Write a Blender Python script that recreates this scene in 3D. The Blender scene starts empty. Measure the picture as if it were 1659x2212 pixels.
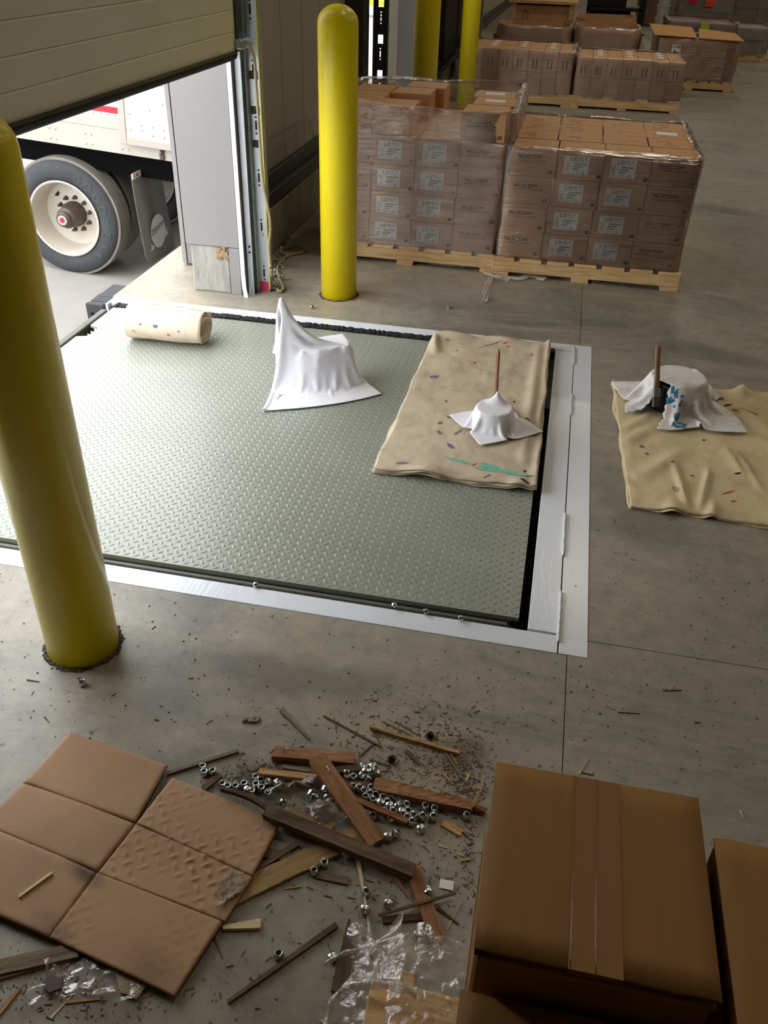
import bpy, math, random
import numpy as np
from mathutils import Vector, Matrix

# ------------------------------------------------------------------ camera, world, light, exposure
W, H = 1659, 2212
FPX = 1830.5
CAM_H = 1.62
EUL = (0.966488768, -0.0269721089, 0.204829688)
scene = bpy.context.scene
COL = scene.collection
cam_data = bpy.data.cameras.new('camera'); cam = bpy.data.objects.new('camera', cam_data); COL.objects.link(cam)
cam.location = (0, 0, CAM_H); cam.rotation_euler = EUL
cam_data.sensor_fit = 'HORIZONTAL'; cam_data.sensor_width = 36; cam_data.lens = FPX / W * 36
cam_data.clip_start = 0.05; cam_data.clip_end = 300
scene.camera = cam
scene.view_settings.view_transform = 'Standard'; scene.view_settings.look = 'None'
scene.view_settings.gamma = 1; scene.view_settings.use_curve_mapping = False
scene.view_settings.exposure = 0.45
world = bpy.data.worlds.new('overcast_sky'); scene.world = world; world.use_nodes = True
bg = world.node_tree.nodes['Background']
bg.inputs[0].default_value = (0.93, 0.96, 1.0, 1); bg.inputs[1].default_value = 4.2
LAMP_W = 26.0
LAMP_COL = (1.0, 0.88, 0.68)

# ------------------------------------------------------------------ measuring helpers (pixel of the photo -> world point)
from mathutils import Euler
RM = Euler(EUL).to_matrix()
def ray(px, py): return RM @ Vector(((px - W/2)/FPX, -(py - H/2)/FPX, -1))
def G(px, py, z=0.0):
    d = ray(px, py); t = (z - CAM_H)/d.z
    return Vector((d.x*t, d.y*t, z))
def atY(px, py, y):
    d = ray(px, py); t = y/d.y
    return Vector((d.x*t, y, CAM_H + d.z*t))

# ------------------------------------------------------------------ materials
def s2l(c):
    return tuple(((v/255)/12.92 if v/255 <= .04045 else ((v/255+.055)/1.055)**2.4) for v in c)
MATS = {}
def mat(name, rgb, rough=.6, metal=0, var=0.0, vscale=8, bump=0.0, bscale=60, stretch=(1,1,1), spec=.5, rgb2=None, thr=None, emit=0, coat=0, trans=0):
    if name in MATS: return MATS[name]
    m = bpy.data.materials.new(name); m.use_nodes = True; nt = m.node_tree; N = nt.nodes; L = nt.links
    p = N['Principled BSDF']; c = s2l(rgb)
    p.inputs['Base Color'].default_value = (*c, 1); p.inputs['Roughness'].default_value = rough
    p.inputs['Metallic'].default_value = metal; p.inputs['Specular IOR Level'].default_value = spec
    if coat: p.inputs['Coat Weight'].default_value = coat; p.inputs['Coat Roughness'].default_value = .12
    if emit:
        p.inputs['Emission Color'].default_value = (*c, 1); p.inputs['Emission Strength'].default_value = emit
    tc = N.new('ShaderNodeTexCoord'); mp = N.new('ShaderNodeMapping'); mp.inputs['Scale'].default_value = stretch
    L.new(tc.outputs['Object'], mp.inputs[0])
    if var or rgb2:
        n = N.new('ShaderNodeTexNoise'); n.inputs['Scale'].default_value = vscale; n.inputs['Detail'].default_value = 6; n.inputs['Roughness'].default_value = .6
        L.new(mp.outputs[0], n.inputs['Vector'])
        r = N.new('ShaderNodeValToRGB')
        a = thr or (.35, .65)
        r.color_ramp.elements[0].position = a[0]; r.color_ramp.elements[1].position = a[1]
        c2 = s2l(rgb2) if rgb2 else tuple(min(1, v*(1+var)) for v in c)
        c1 = c if rgb2 else tuple(v*(1-var) for v in c)
        r.color_ramp.elements[0].color = (*c1, 1); r.color_ramp.elements[1].color = (*c2, 1)
        L.new(n.outputs['Fac'], r.inputs[0]); L.new(r.outputs[0], p.inputs['Base Color'])
    if bump:
        n2 = N.new('ShaderNodeTexNoise'); n2.inputs['Scale'].default_value = bscale; n2.inputs['Detail'].default_value = 4
        L.new(mp.outputs[0], n2.inputs['Vector'])
        b = N.new('ShaderNodeBump'); b.inputs['Strength'].default_value = bump; b.inputs['Distance'].default_value = .01
        L.new(n2.outputs['Fac'], b.inputs['Height']); L.new(b.outputs[0], p.inputs['Normal'])
    MATS[name] = m; return m

def film_mat(name, clear=.85, bump=.6, scale=30, stretch=(1,1,6), rough=.12, tint=(225,220,215), milky=.0, fk=.9):
    if name in MATS: return MATS[name]
    m = bpy.data.materials.new(name); m.use_nodes = True; nt = m.node_tree; N = nt.nodes; L = nt.links
    N.remove(N['Principled BSDF']); out = N['Material Output']
    tr = N.new('ShaderNodeBsdfTransparent'); tr.inputs[0].default_value = (.97,.965,.96,1)
    gl = N.new('ShaderNodeBsdfGlossy'); gl.inputs['Roughness'].default_value = rough; gl.inputs[0].default_value = (1,.98,.95,1)
    df = N.new('ShaderNodeBsdfDiffuse'); df.inputs[0].default_value = (*s2l(tint), 1)
    tc = N.new('ShaderNodeTexCoord'); mp = N.new('ShaderNodeMapping'); mp.inputs['Scale'].default_value = stretch
    L.new(tc.outputs['Object'], mp.inputs[0])
    n = N.new('ShaderNodeTexNoise'); n.inputs['Scale'].default_value = scale; n.inputs['Detail'].default_value = 5; n.inputs['Distortion'].default_value = .4
    L.new(mp.outputs[0], n.inputs['Vector'])
    b = N.new('ShaderNodeBump'); b.inputs['Strength'].default_value = bump; b.inputs['Distance'].default_value = .02
    L.new(n.outputs['Fac'], b.inputs['Height']); L.new(b.outputs[0], gl.inputs['Normal'])
    lw = N.new('ShaderNodeFresnel'); lw.inputs['IOR'].default_value = 1.45
    L.new(b.outputs[0], lw.inputs['Normal'])
    md = N.new('ShaderNodeMath'); md.operation = 'MULTIPLY_ADD'; md.inputs[1].default_value = fk; md.inputs[2].default_value = (1-clear)
    L.new(lw.outputs[0], md.inputs[0])
    mx = N.new('ShaderNodeMixShader'); L.new(md.outputs[0], mx.inputs[0]); L.new(tr.outputs[0], mx.inputs[1]); L.new(gl.outputs[0], mx.inputs[2])
    mx2 = N.new('ShaderNodeMixShader'); L.new(mx.outputs[0], mx2.inputs[1]); L.new(df.outputs[0], mx2.inputs[2])
    n3 = N.new('ShaderNodeTexNoise'); n3.inputs['Scale'].default_value = scale*.35; n3.inputs['Detail'].default_value = 5
    L.new(mp.outputs[0], n3.inputs['Vector'])
    mr = N.new('ShaderNodeMapRange'); mr.inputs[1].default_value = .4; mr.inputs[2].default_value = .75; mr.inputs[3].default_value = milky*.4; mr.inputs[4].default_value = milky*1.6
    L.new(n3.outputs['Fac'], mr.inputs[0]); L.new(mr.outputs[0], mx2.inputs[0])
    L.new(mx2.outputs[0], out.inputs['Surface'])
    MATS[name] = m; return m

def concrete(name, a, b, stain, rough=.45, sc=1.0, stains_and_shade=()):
    m = bpy.data.materials.new(name); m.use_nodes = True; nt = m.node_tree; N = nt.nodes; L = nt.links
    p = N['Principled BSDF']; tc = N.new('ShaderNodeTexCoord')
    def noise(s, det, rghn=.6, st=(1,1,1), dist=0):
        mp = N.new('ShaderNodeMapping'); mp.inputs['Scale'].default_value = st; L.new(tc.outputs['Object'], mp.inputs[0])
        n = N.new('ShaderNodeTexNoise'); n.inputs['Scale'].default_value = s*sc; n.inputs['Detail'].default_value = det; n.inputs['Roughness'].default_value = rghn; n.inputs['Distortion'].default_value = dist
        L.new(mp.outputs[0], n.inputs['Vector']); return n.outputs['Fac']
    def ramp(f, p0, p1, c0, c1):
        r = N.new('ShaderNodeValToRGB'); r.color_ramp.elements[0].position = p0; r.color_ramp.elements[1].position = p1
        r.color_ramp.elements[0].color = c0; r.color_ramp.elements[1].color = c1; L.new(f, r.inputs[0]); return r.outputs[0]
    def mix(f, x, y, mode='MIX'):
        k = N.new('ShaderNodeMix'); k.data_type = 'RGBA'; k.blend_type = mode
        if isinstance(f, float): k.inputs[0].default_value = f
        else: L.new(f, k.inputs[0])
        L.new(x, k.inputs[6]) if hasattr(x, 'links') else setattr(k.inputs[6], 'default_value', x)
        L.new(y, k.inputs[7]) if hasattr(y, 'links') else setattr(k.inputs[7], 'default_value', y)
        return k.outputs[2]
    A = (*s2l(a), 1); B = (*s2l(b), 1); S = (*s2l(stain), 1); one = (1,1,1,1); zero = (0,0,0,1)
    base = ramp(noise(1.3, 8, .65, dist=.6), .3, .7, A, B)
    base = mix(.5, base, ramp(noise(14, 8, .75), .3, .7, (.4,.4,.4,1), (1.28,1.24,1.18,1)), 'MULTIPLY')
    base = mix(ramp(noise(.9, 8, .7, dist=1.2), .52, .62, zero, (.5,.5,.5,1)), base, (*s2l((176,160,132)), 1))
    c1 = mix(ramp(noise(.8, 9, .72, (1,2.2,1), 1.0), .5, .66, zero, (.75,.75,.75,1)), base, S)
    # fine dark scuffs
    c2 = mix(ramp(noise(7, 10, .82, (1,3.2,1), 1.4), .58, .66, zero, (.7,.7,.7,1)), c1, (*[v*.7 for v in S[:3]], 1))
    c3 = mix(ramp(noise(48, 3, .5), .66, .72, zero, (.8,.8,.8,1)), c2, (*[v*.45 for v in S[:3]], 1))
    # bluish smears
    c4 = mix(ramp(noise(2.4, 6, .6, dist=.5), .6, .8, zero, (.45,.45,.45,1)), c3, (*s2l((112,122,122)), 1))
    for (sx_, sy_, ex_, ey_, wd, st_, colr) in stains_and_shade:
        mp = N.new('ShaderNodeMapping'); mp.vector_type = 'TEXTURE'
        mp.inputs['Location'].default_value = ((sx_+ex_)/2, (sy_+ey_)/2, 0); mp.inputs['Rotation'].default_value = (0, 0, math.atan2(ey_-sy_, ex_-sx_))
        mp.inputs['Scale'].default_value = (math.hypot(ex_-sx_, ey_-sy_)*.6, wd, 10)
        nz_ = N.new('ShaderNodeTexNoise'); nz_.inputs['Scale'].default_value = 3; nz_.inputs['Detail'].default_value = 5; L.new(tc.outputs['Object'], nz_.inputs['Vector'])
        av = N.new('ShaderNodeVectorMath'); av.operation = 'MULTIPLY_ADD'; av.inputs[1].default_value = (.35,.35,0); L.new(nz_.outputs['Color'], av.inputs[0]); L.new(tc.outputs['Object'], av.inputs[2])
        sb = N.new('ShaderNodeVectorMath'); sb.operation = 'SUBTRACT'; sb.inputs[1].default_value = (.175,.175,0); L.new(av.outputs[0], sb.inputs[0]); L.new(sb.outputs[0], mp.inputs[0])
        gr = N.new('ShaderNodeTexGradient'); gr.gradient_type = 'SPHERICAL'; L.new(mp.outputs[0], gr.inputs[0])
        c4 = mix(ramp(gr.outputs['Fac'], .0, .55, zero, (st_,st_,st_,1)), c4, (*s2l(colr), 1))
    L.new(c4, p.inputs['Base Color'])
    rr = N.new('ShaderNodeMapRange'); rr.inputs[3].default_value = rough-.12; rr.inputs[4].default_value = rough+.2
    L.new(noise(3, 6), rr.inputs[0]); L.new(rr.outputs[0], p.inputs['Roughness'])
    bm = N.new('ShaderNodeBump'); bm.inputs['Strength'].default_value = .12; bm.inputs['Distance'].default_value = .004
    L.new(noise(60, 5), bm.inputs['Height']); L.new(bm.outputs[0], p.inputs['Normal'])
    MATS[name] = m; return m

def wood(name, a, b, rough=.75, scale=6, bump=.35, along='x'):
    st = {'x': (1, 12, 12), 'y': (12, 1, 12)}[along]
    if name in MATS: return MATS[name]
    m = bpy.data.materials.new(name); m.use_nodes = True; nt = m.node_tree; N = nt.nodes; L = nt.links
    p = N['Principled BSDF']; p.inputs['Roughness'].default_value = rough
    tc = N.new('ShaderNodeTexCoord'); mp = N.new('ShaderNodeMapping'); mp.inputs['Scale'].default_value = st; L.new(tc.outputs['Object'], mp.inputs[0])
    oi = N.new('ShaderNodeObjectInfo'); ad = N.new('ShaderNodeVectorMath'); ad.operation = 'ADD'
    L.new(mp.outputs[0], ad.inputs[0]); L.new(oi.outputs['Location'], ad.inputs[1])
    n = N.new('ShaderNodeTexNoise'); n.inputs['Scale'].default_value = scale; n.inputs['Detail'].default_value = 7; n.inputs['Distortion'].default_value = .6
    L.new(ad.outputs[0], n.inputs['Vector'])
    r = N.new('ShaderNodeValToRGB'); r.color_ramp.elements[0].position = .32; r.color_ramp.elements[1].position = .68
    r.color_ramp.elements[0].color = (*s2l(a), 1); r.color_ramp.elements[1].color = (*s2l(b), 1)
    L.new(n.outputs['Fac'], r.inputs[0]); L.new(r.outputs[0], p.inputs['Base Color'])
    bm = N.new('ShaderNodeBump'); bm.inputs['Strength'].default_value = bump; bm.inputs['Distance'].default_value = .004
    L.new(n.outputs['Fac'], bm.inputs['Height']); L.new(bm.outputs[0], p.inputs['Normal'])
    MATS[name] = m; return m

def seg(p, q, w, st, c): a = G(*p); b = G(*q); return (a.x, a.y, b.x, b.y, w, st, c)
M_FLOOR = concrete('floor_concrete', (146,141,128), (164,156,140), (96,95,88), .38, stains_and_shade=[
    seg((1390,735),(1659,800), .16, .6, (92,86,76)), seg((960,640),(1000,760), .10, .35, (104,100,92)), seg((350,1420),(820,1470), .10, .5, (92,90,82)),
    seg((1300,1040),(1420,1190), .12, .5, (92,90,80)), seg((1400,560),(1500,480), .4, .45, (168,158,120)), seg((280,1500),(440,1540), .10, .45, (88,88,84)),  # first ellipse here paints the shadow beside the leveler frame into the colour
    seg((960,1620),(1010,1720), .06, .6, (88,74,56)), seg((560,1670),(700,1690), .05, .6, (92,76,56)), seg((60,2170),(330,2190), .06, .5, (96,80,60))])
M_YARD = mat('yard_concrete', (150,146,140), .85, var=.1, vscale=1.2)
M_YELLOW = mat('bollard_yellow', (236,214,0), .38, coat=.25, var=.04, vscale=3, bump=.05, bscale=18)
M_DECK = mat('deck_paint', (146,150,138), .30, var=.06, vscale=2.2, bump=.04, bscale=40, spec=.6)
M_WHITE_STEEL = mat('pale_grey_paint', (224,229,236), .24, var=.04, vscale=6, bump=.08, bscale=90, stretch=(1,.2,1))
M_WELD = mat('weld_paint', (212,216,220), .35, bump=.5, bscale=120)
M_BLACK = mat('black_rubber', (16,16,16), .8, bump=.5, bscale=200)
M_PIT = mat('pit_grime', (32,27,22), .9, var=.5, vscale=20)
M_RAIL = mat('rail_olive', (92,92,78), .5, var=.15, vscale=12)
M_DARKRUB = mat('bumper_rubber', (58,58,62), .75, var=.15, vscale=10, bump=.3, bscale=30)
M_PANELW = mat('wall_panel', (166,158,142), .6, var=.04, vscale=2, stretch=(1,6,.2))
M_STEELDK = mat('dark_steel', (48,50,50), .45, metal=.2, var=.2, vscale=6)
M_GALV = mat('galvanised_steel', (176,182,186), .38, metal=.6, var=.08, vscale=14)
M_GREYP = mat('grey_cladding', (142,139,137), .5, var=.02, vscale=3)
M_CREAM = mat('door_skin', (206,202,180), .5, var=.03, vscale=3)
M_CURB = mat('curb_concrete', (140,130,108), .85, var=.2, vscale=5, bump=.3, bscale=40)
M_BLOCK = mat('block_concrete', (158,155,148), .85, var=.18, vscale=9, bump=.3, bscale=50, stretch=(2,2,.6))
M_CHIP = mat('crumbled_concrete', (158,132,100), .95, var=.3, vscale=40, bump=1, bscale=60)
M_WHITEP = mat('white_plastic', (232,233,238), .4)
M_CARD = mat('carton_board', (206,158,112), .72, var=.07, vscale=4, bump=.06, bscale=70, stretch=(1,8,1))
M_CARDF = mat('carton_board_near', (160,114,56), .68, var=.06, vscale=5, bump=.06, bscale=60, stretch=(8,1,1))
M_TAPE = mat('brown_tape', (124,84,46), .22, coat=.3)
M_INK = mat('black_ink', (44,34,30), .7)
M_LABEL = mat('label_paper', (244,246,246), .5)
M_LINK = mat('label_ink', (96,96,98), .7)
M_SHEET = mat('cardboard_sheet', (168,131,95), .7, var=.1, vscale=5, bump=.12, bscale=40, stretch=(1,1,1))
M_SHEETE = mat('cardboard_crease', (120,80,52), .85)
M_TORN = mat('torn_grey_paper', (150,132,112), .85, var=.3, vscale=60, bump=.8, bscale=60)
M_PALLET = wood('pallet_pine', (196,152,96), (228,196,144))
M_OLD = wood('weathered_wood', (74,58,42), (116,92,64))
M_OLDY = wood('weathered_wood_edge', (136,106,62), (176,142,92))
M_RED = wood('sawn_red_wood', (122,80,46), (166,118,76), scale=10)
M_TAN = wood('splintered_tan_wood', (150,108,62), (206,164,106), scale=9)
M_GREYW = wood('grey_wood', (92,78,58), (134,116,88), scale=9)
M_PALE = wood('pale_wood', (206,180,132), (232,212,170))
M_DKRED = wood('dark_red_wood', (58,34,26), (104,64,44))
M_NUT = mat('zinc_plated_steel', (206,212,214), .16, metal=1, bump=.15, bscale=300)
M_NUTD = mat('black_plastic_cap', (18,18,18), .25)
M_CLOTH = mat('white_rag', (244,243,249), .9, bump=.25, bscale=420, var=.02, vscale=10)
M_RAGST = mat('stained_rag', (240,237,238), .9, bump=.25, bscale=420, rgb2=(196,184,162), vscale=9, thr=(.5,.72))
M_CANVAS = mat('canvas', (206,190,162), .92, rgb2=(168,146,122), vscale=11, thr=(.48,.8), bump=.3, bscale=300)
M_CANVAS2 = mat('canvas_floor', (226,206,164), .92, rgb2=(196,172,128), vscale=7, thr=(.5,.8), bump=.3, bscale=300)
M_CANVAS3 = mat('canvas_roll', (222,204,182), .92, rgb2=(196,172,150), vscale=12, thr=(.55,.8), bump=.3, bscale=300)
M_TEAL = mat('teal_paint', (120,190,168), .8)
M_BLUE = mat('blue_paint', (104,110,128), .8)
M_BLUE2 = mat('bright_blue_paint', (60,130,170), .8, var=.3, vscale=60)
M_REDP = mat('red_paint', (190,70,60), .8)
M_GREYB = mat('grey_smudge', (128,112,104), .9)
M_HANDLE = mat('varnished_handle', (150,104,74), .35, var=.15, vscale=12, stretch=(1,1,.2))
M_HANDLE2 = mat('worn_handle', (156,122,88), .6, var=.2, vscale=16)
M_BUCKET = mat('black_bucket', (26,30,34), .3, bump=.4, bscale=30)
M_TYRE = mat('tyre_rubber', (56,58,61), .82, var=.16, vscale=5, bump=.15, bscale=60)
M_TREAD = mat('tyre_tread', (118,112,104), .9, var=.15, vscale=8)
M_TYREL = mat('tyre_lettering', (66,68,71), .75)
M_RIM = mat('rim_white', (190,182,168), .45, var=.05, vscale=6)
M_HUB = mat('hub_brown', (72,60,54), .45, var=.2, vscale=20)
M_TRUCKW = mat('truck_white', (214,214,216), .35)
M_TRUCKR = mat('truck_rail', (176,168,158), .45, var=.04, vscale=5)
M_REFR = mat('red_reflector', (214,30,44), .35)
M_UNDER = mat('chassis_black', (9,9,10), .8, spec=.05)
M_FLAP = mat('flap_rubber', (92,90,88), .6, var=.12, vscale=6, stretch=(1,1,.3))
M_FLAPL = mat('flap_badge', (176,186,182), .6)
M_NAVY = mat('navy_ink', (34,52,76), .6)
M_ROPE = mat('rope_cotton', (176,160,128), .9, bump=.8, bscale=160, stretch=(1,1,2))
M_ROPEY = mat('yellow_strap', (206,190,40), .5)
M_PINK = mat('magenta_paint', (196,40,86), .6)
M_RACK = mat('black_rack', (14,14,16), .5)
M_CEIL = mat('roof_deck', (120,118,112), .8)
M_FARW = mat('far_wall_panel', (120,116,106), .8)
M_LIME = mat('lime_label', (176,196,40), .6)
M_ORANGE = mat('orange_label', (236,84,50), .5)
M_STRAP = mat('orange_corner_board', (150,96,62), .8)
M_DEBRIS = mat('debris_mix', (112,94,70), .9, var=.4, vscale=90)
M_DIRT = mat('dirt_mix', (74,64,50), .95, var=.3, vscale=90)
M_FILM = film_mat('stretch_film', clear=.90, bump=.8, scale=9, stretch=(1,1,8), rough=.18, milky=.05, fk=1.3)
M_FILMC = film_mat('crumpled_film', clear=.975, bump=.5, scale=30, stretch=(1,1,1), rough=.22, milky=.20, fk=.2, tint=(190,180,172))
M_FILMG = film_mat('grey_film', clear=.96, bump=.3, scale=30, stretch=(1,1,1), rough=.35, tint=(130,120,114), milky=.55, fk=.25)
M_FILMS = film_mat('loose_film', clear=.94, bump=.5, scale=30, stretch=(1,1,1), rough=.3, milky=.62, fk=.3, tint=(226,222,218))
M_FILMT = film_mat('film_strand_clear', clear=.96, bump=.6, scale=60, stretch=(1,1,1), rough=.22, milky=.3, fk=.4, tint=(200,192,184))

# ------------------------------------------------------------------ mesh helpers
class MB:
    def __init__(s): s.v = []; s.f = []
    def add(s, vs, fs):
        o = len(s.v); s.v += [tuple(v) for v in vs]; s.f += [tuple(i+o for i in f) for f in fs]; return s
    def box(s, x0, x1, y0, y1, z0, z1, M=None, c=0.0):
        if c > 0:
            c = min(c, (x1-x0)*.45, (y1-y0)*.45, (z1-z0)*.45)
            cx, cy, cz = (x0+x1)/2, (y0+y1)/2, (z0+z1)/2; hx, hy, hz = (x1-x0)/2, (y1-y0)/2, (z1-z0)/2
            vs = []; idx = {}
            for sx in (-1,1):
                for sy in (-1,1):
                    for sz in (-1,1):
                        for k in range(3):
                            e = [hx, hy, hz]
                            for j in range(3):
                                if j != k: e[j] -= c
                            idx[(sx,sy,sz,k)] = len(vs); vs.append((cx+sx*e[0], cy+sy*e[1], cz+sz*e[2]))
            fs = []
            def q(l, n):
                a, b, cc = [Vector(vs[i]) for i in l[:3]]
                if (b-a).cross(cc-b).dot(n) < 0: l = l[::-1]
                fs.append(tuple(l))
            for k in range(3):
                o = [j for j in range(3) if j != k]
                for sg in (-1,1):
                    l = []
                    for (a, b) in ((-1,-1),(1,-1),(1,1),(-1,1)):
                        t = [0,0,0]; t[k] = sg; t[o[0]] = a; t[o[1]] = b; l.append(idx[(*t,k)])
                    n = Vector([0,0,0]); n[k] = sg; q(l, n)
                for a in (-1,1):
                    for b in (-1,1):
                        t0 = [0,0,0]; t0[o[0]] = a; t0[o[1]] = b; t1 = list(t0); t0[k] = -1; t1[k] = 1
                        n = Vector([0,0,0]); n[o[0]] = a; n[o[1]] = b
                        q([idx[(*t0,o[0])], idx[(*t1,o[0])], idx[(*t1,o[1])], idx[(*t0,o[1])]], n)
            for sx in (-1,1):
                for sy in (-1,1):
                    for sz in (-1,1): q([idx[(sx,sy,sz,k)] for k in range(3)], Vector((sx,sy,sz)))
        else:
            vs = [(x0,y0,z0),(x1,y0,z0),(x1,y1,z0),(x0,y1,z0),(x0,y0,z1),(x1,y0,z1),(x1,y1,z1),(x0,y1,z1)]
            fs = [(0,3,2,1),(4,5,6,7),(0,1,5,4),(1,2,6,5),(2,3,7,6),(3,0,4,7)]
        if M: vs = [M @ Vector(v) for v in vs]
        return s.add(vs, fs)
    def prism(s, pts, z0, z1, M=None):
        n = len(pts)
        a = sum(pts[i][0]*pts[(i+1)%n][1]-pts[(i+1)%n][0]*pts[i][1] for i in range(n))
        if a < 0: pts = pts[::-1]
        vs = [(p[0],p[1],z0) for p in pts]+[(p[0],p[1],z1) for p in pts]
        if M: vs = [M @ Vector(v) for v in vs]
        fs = [tuple(range(n))[::-1], tuple(range(n,2*n))]+[(i,(i+1)%n,n+(i+1)%n,n+i) for i in range(n)]
        return s.add(vs, fs)
    def lathe(s, prof, n=24, M=None, close=False, a0=0, caps=True):
        vs = []; k = len(prof)
        for i in range(n):
            a = a0+2*math.pi*i/n
            for r, z in prof: vs.append((r*math.cos(a), r*math.sin(a), z))
        if M: vs = [M @ Vector(v) for v in vs]
        fs = []
        for i in range(n):
            j = (i+1) % n
            for t in range(k if close else k-1):
                u = (t+1) % k
                fs.append((i*k+t, j*k+t, j*k+u, i*k+u))
        if not close and caps:
            if prof[0][0] > 1e-6: fs.append(tuple(i*k for i in range(n))[::-1])
            if prof[-1][0] > 1e-6: fs.append(tuple(i*k+k-1 for i in range(n)))
        return s.add(vs, fs)
    def tube(s, pts, r, n=8, cap=True):
        pts = [Vector(p) for p in pts]; vs = []; m = len(pts)
        up = Vector((0,0,1))
        for i, p in enumerate(pts):
            t = (pts[min(i+1,m-1)]-pts[max(i-1,0)]).normalized()
            x = t.cross(up)
            if x.length < 1e-3: x = t.cross(Vector((1,0,0)))
            x.normalize(); y = x.cross(t)
            rr = r(i/(m-1)) if callable(r) else r
            for j in range(n):
                a = 2*math.pi*j/n; vs.append(p+x*rr*math.cos(a)+y*rr*math.sin(a))
        fs = [(i*n+j, i*n+(j+1)%n, (i+1)*n+(j+1)%n, (i+1)*n+j) for i in range(m-1) for j in range(n)]
        if cap: fs += [tuple(range(n))[::-1], tuple((m-1)*n+j for j in range(n))]
        return s.add(vs, fs)
    def grid(s, P):
        r = len(P); c = len(P[0]); vs = [p for row in P for p in row]
        return s.add(vs, [(i*c+j, i*c+j+1, (i+1)*c+j+1, (i+1)*c+j) for i in range(r-1) for j in range(c-1)])
    def mesh(s, name, m, smooth=False):
        me = bpy.data.meshes.new(name); me.from_pydata(s.v, [], s.f); me.materials.append(m); me.update()
        if smooth:
            me.shade_smooth()
            if smooth != 'all':
                me.set_sharp_from_angle(angle=math.radians(40))
        return me
    def obj(s, name, m, parent=None, smooth=False, loc=None, rot=None):
        return link(name, s.mesh(name, m, smooth), parent, loc, rot)
def link(name, me, parent=None, loc=None, rot=None):
    o = bpy.data.objects.new(name, me); COL.objects.link(o)
    if parent: o.parent = parent
    if loc is not None: o.location = loc
    if rot is not None: o.rotation_euler = rot
    return o
def tag(o, label, cat, group=None, kind=None):
    o['label'] = label; o['category'] = cat
    if group: o['group'] = group
    if kind: o['kind'] = kind
    return o
def thing(name, label, cat, loc=(0,0,0), rot=(0,0,0), group=None):
    o = bpy.data.objects.new(name, None); COL.objects.link(o); o.empty_display_size = .05
    o.location = loc; o.rotation_euler = rot; return tag(o, label, cat, group)
def struct(o): o['kind'] = 'structure'; return o
def text_mesh(s, size=1.0, ext=.0, shear=0, space=1.0, bold=0):
    cu = bpy.data.curves.new('lettering', 'FONT'); cu.body = s; cu.size = size; cu.extrude = ext; cu.align_x = 'CENTER'; cu.align_y = 'CENTER'
    cu.shear = shear; cu.space_character = space; cu.resolution_u = 2; cu.offset = bold
    o = bpy.data.objects.new('lettering', cu); COL.objects.link(o)
    me = bpy.data.meshes.new_from_object(o); bpy.data.objects.remove(o); return me
def copy_tree(o, parent=None):
    c = o.copy(); COL.objects.link(c); c.parent = parent
    for ch in list(o.children): copy_tree(ch, c)
    return c
def solid(o, t, off=0):
    m = o.modifiers.new('thickness', 'SOLIDIFY'); m.thickness = t; m.offset = off; return o
RXZ = Matrix.Rotation(math.radians(90), 4, 'X')      # local xy plane -> xz plane, facing -y
random.seed(7)
def rnd(a, b): return random.uniform(a, b)

# ------------------------------------------------------------------ THE SETTING
PX0, PX1, PY0, PY1 = -2.20, .245, 1.755, 3.90     # pit frame outline
floor = bpy.data.objects.new('floor', None); COL.objects.link(floor); struct(floor)
EDGE = -2.21
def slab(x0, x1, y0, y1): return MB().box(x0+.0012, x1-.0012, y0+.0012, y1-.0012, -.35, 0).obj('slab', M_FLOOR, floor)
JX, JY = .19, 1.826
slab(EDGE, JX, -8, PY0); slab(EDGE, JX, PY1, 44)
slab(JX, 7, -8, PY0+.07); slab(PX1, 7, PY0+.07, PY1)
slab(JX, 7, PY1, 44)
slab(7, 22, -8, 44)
MB().box(EDGE+.02, 22, -8, 44, -.5, -.36).obj('sub_base', M_PIT, floor)
# loading pit below the leveler
pit = MB().box(PX0, PX1, PY0, PY1, -.62, -.55)
pit.obj('pit_bottom', M_PIT, floor)
yard = MB().add([(-45,-30,1.53),(-2.24,-30,-1.345),(-2.24,60,-1.345),(-45,60,1.53)], [(0,1,2,3)])
yard = MB().add([(-12,-30,-.70),(-2.24,-30,-1.355),(-2.24,60,-1.355),(-12,60,-.70),(-60,-30,-.70),(-60,60,-.70)], [(0,1,2,3),(4,0,3,5)])
struct(yard.obj('yard_ground', M_YARD)); tagy = bpy.data.objects['yard_ground']; tagy['label'] = 'pale concrete yard sloping to the dock'
MB().box(-2.214, EDGE+.02, -8, 44, -1.36, -.352).obj('dock_face', M_CURB, floor)

WI, WO = -1.63, -2.02
O1 = (1.37, 4.10); O2 = (7.05, 9.70); LINT = 3.3
wl = bpy.data.objects.new('wall_left', None); COL.objects.link(wl); struct(wl)
def wall_run(y0, y1, z0=.26, z1=9.0, pw=.42):
    n = max(1, round((y1-y0)/pw)); w = (y1-y0)/n
    for i in range(n):
        a = y0+i*w
        MB().box(WO, WI-.07, a+.003, a+w-.003, z0, z1, c=.006).obj('wall_panel', M_PANELW, wl)
for a, b in ((-8, O1[0]-.1), (4.47, O2[0]), (O2[1]+.12, 44)):
    wall_run(a, b, pw=.45 if a > 0 and a < 5 else 1.2)
    MB().box(WO+.01, WI, a, b, 0, .262, c=.008).obj('curb', M_CURB, wl)
    # steel girt: web and flange over the curb
    MB().box(WI-.075, WI+.002, a, b, .268, .345, c=.003).obj('steel_girt', M_STEELDK, wl)
    MB().box(WI-.075, WI-.035, a, b, .345, .425, c=.003).obj('steel_girt', M_STEELDK, wl)
for a, b in (O1, O2):
    MB().box(WO, WI-.07, a-.1, b+.37 if a < 5 else b+.12, LINT, 9.0).obj('lintel', M_PANELW, wl)
struct(MB().box(-2.02, 22, 44, 44.2, 0, 9.2).obj('wall_far', M_FARW))
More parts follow.
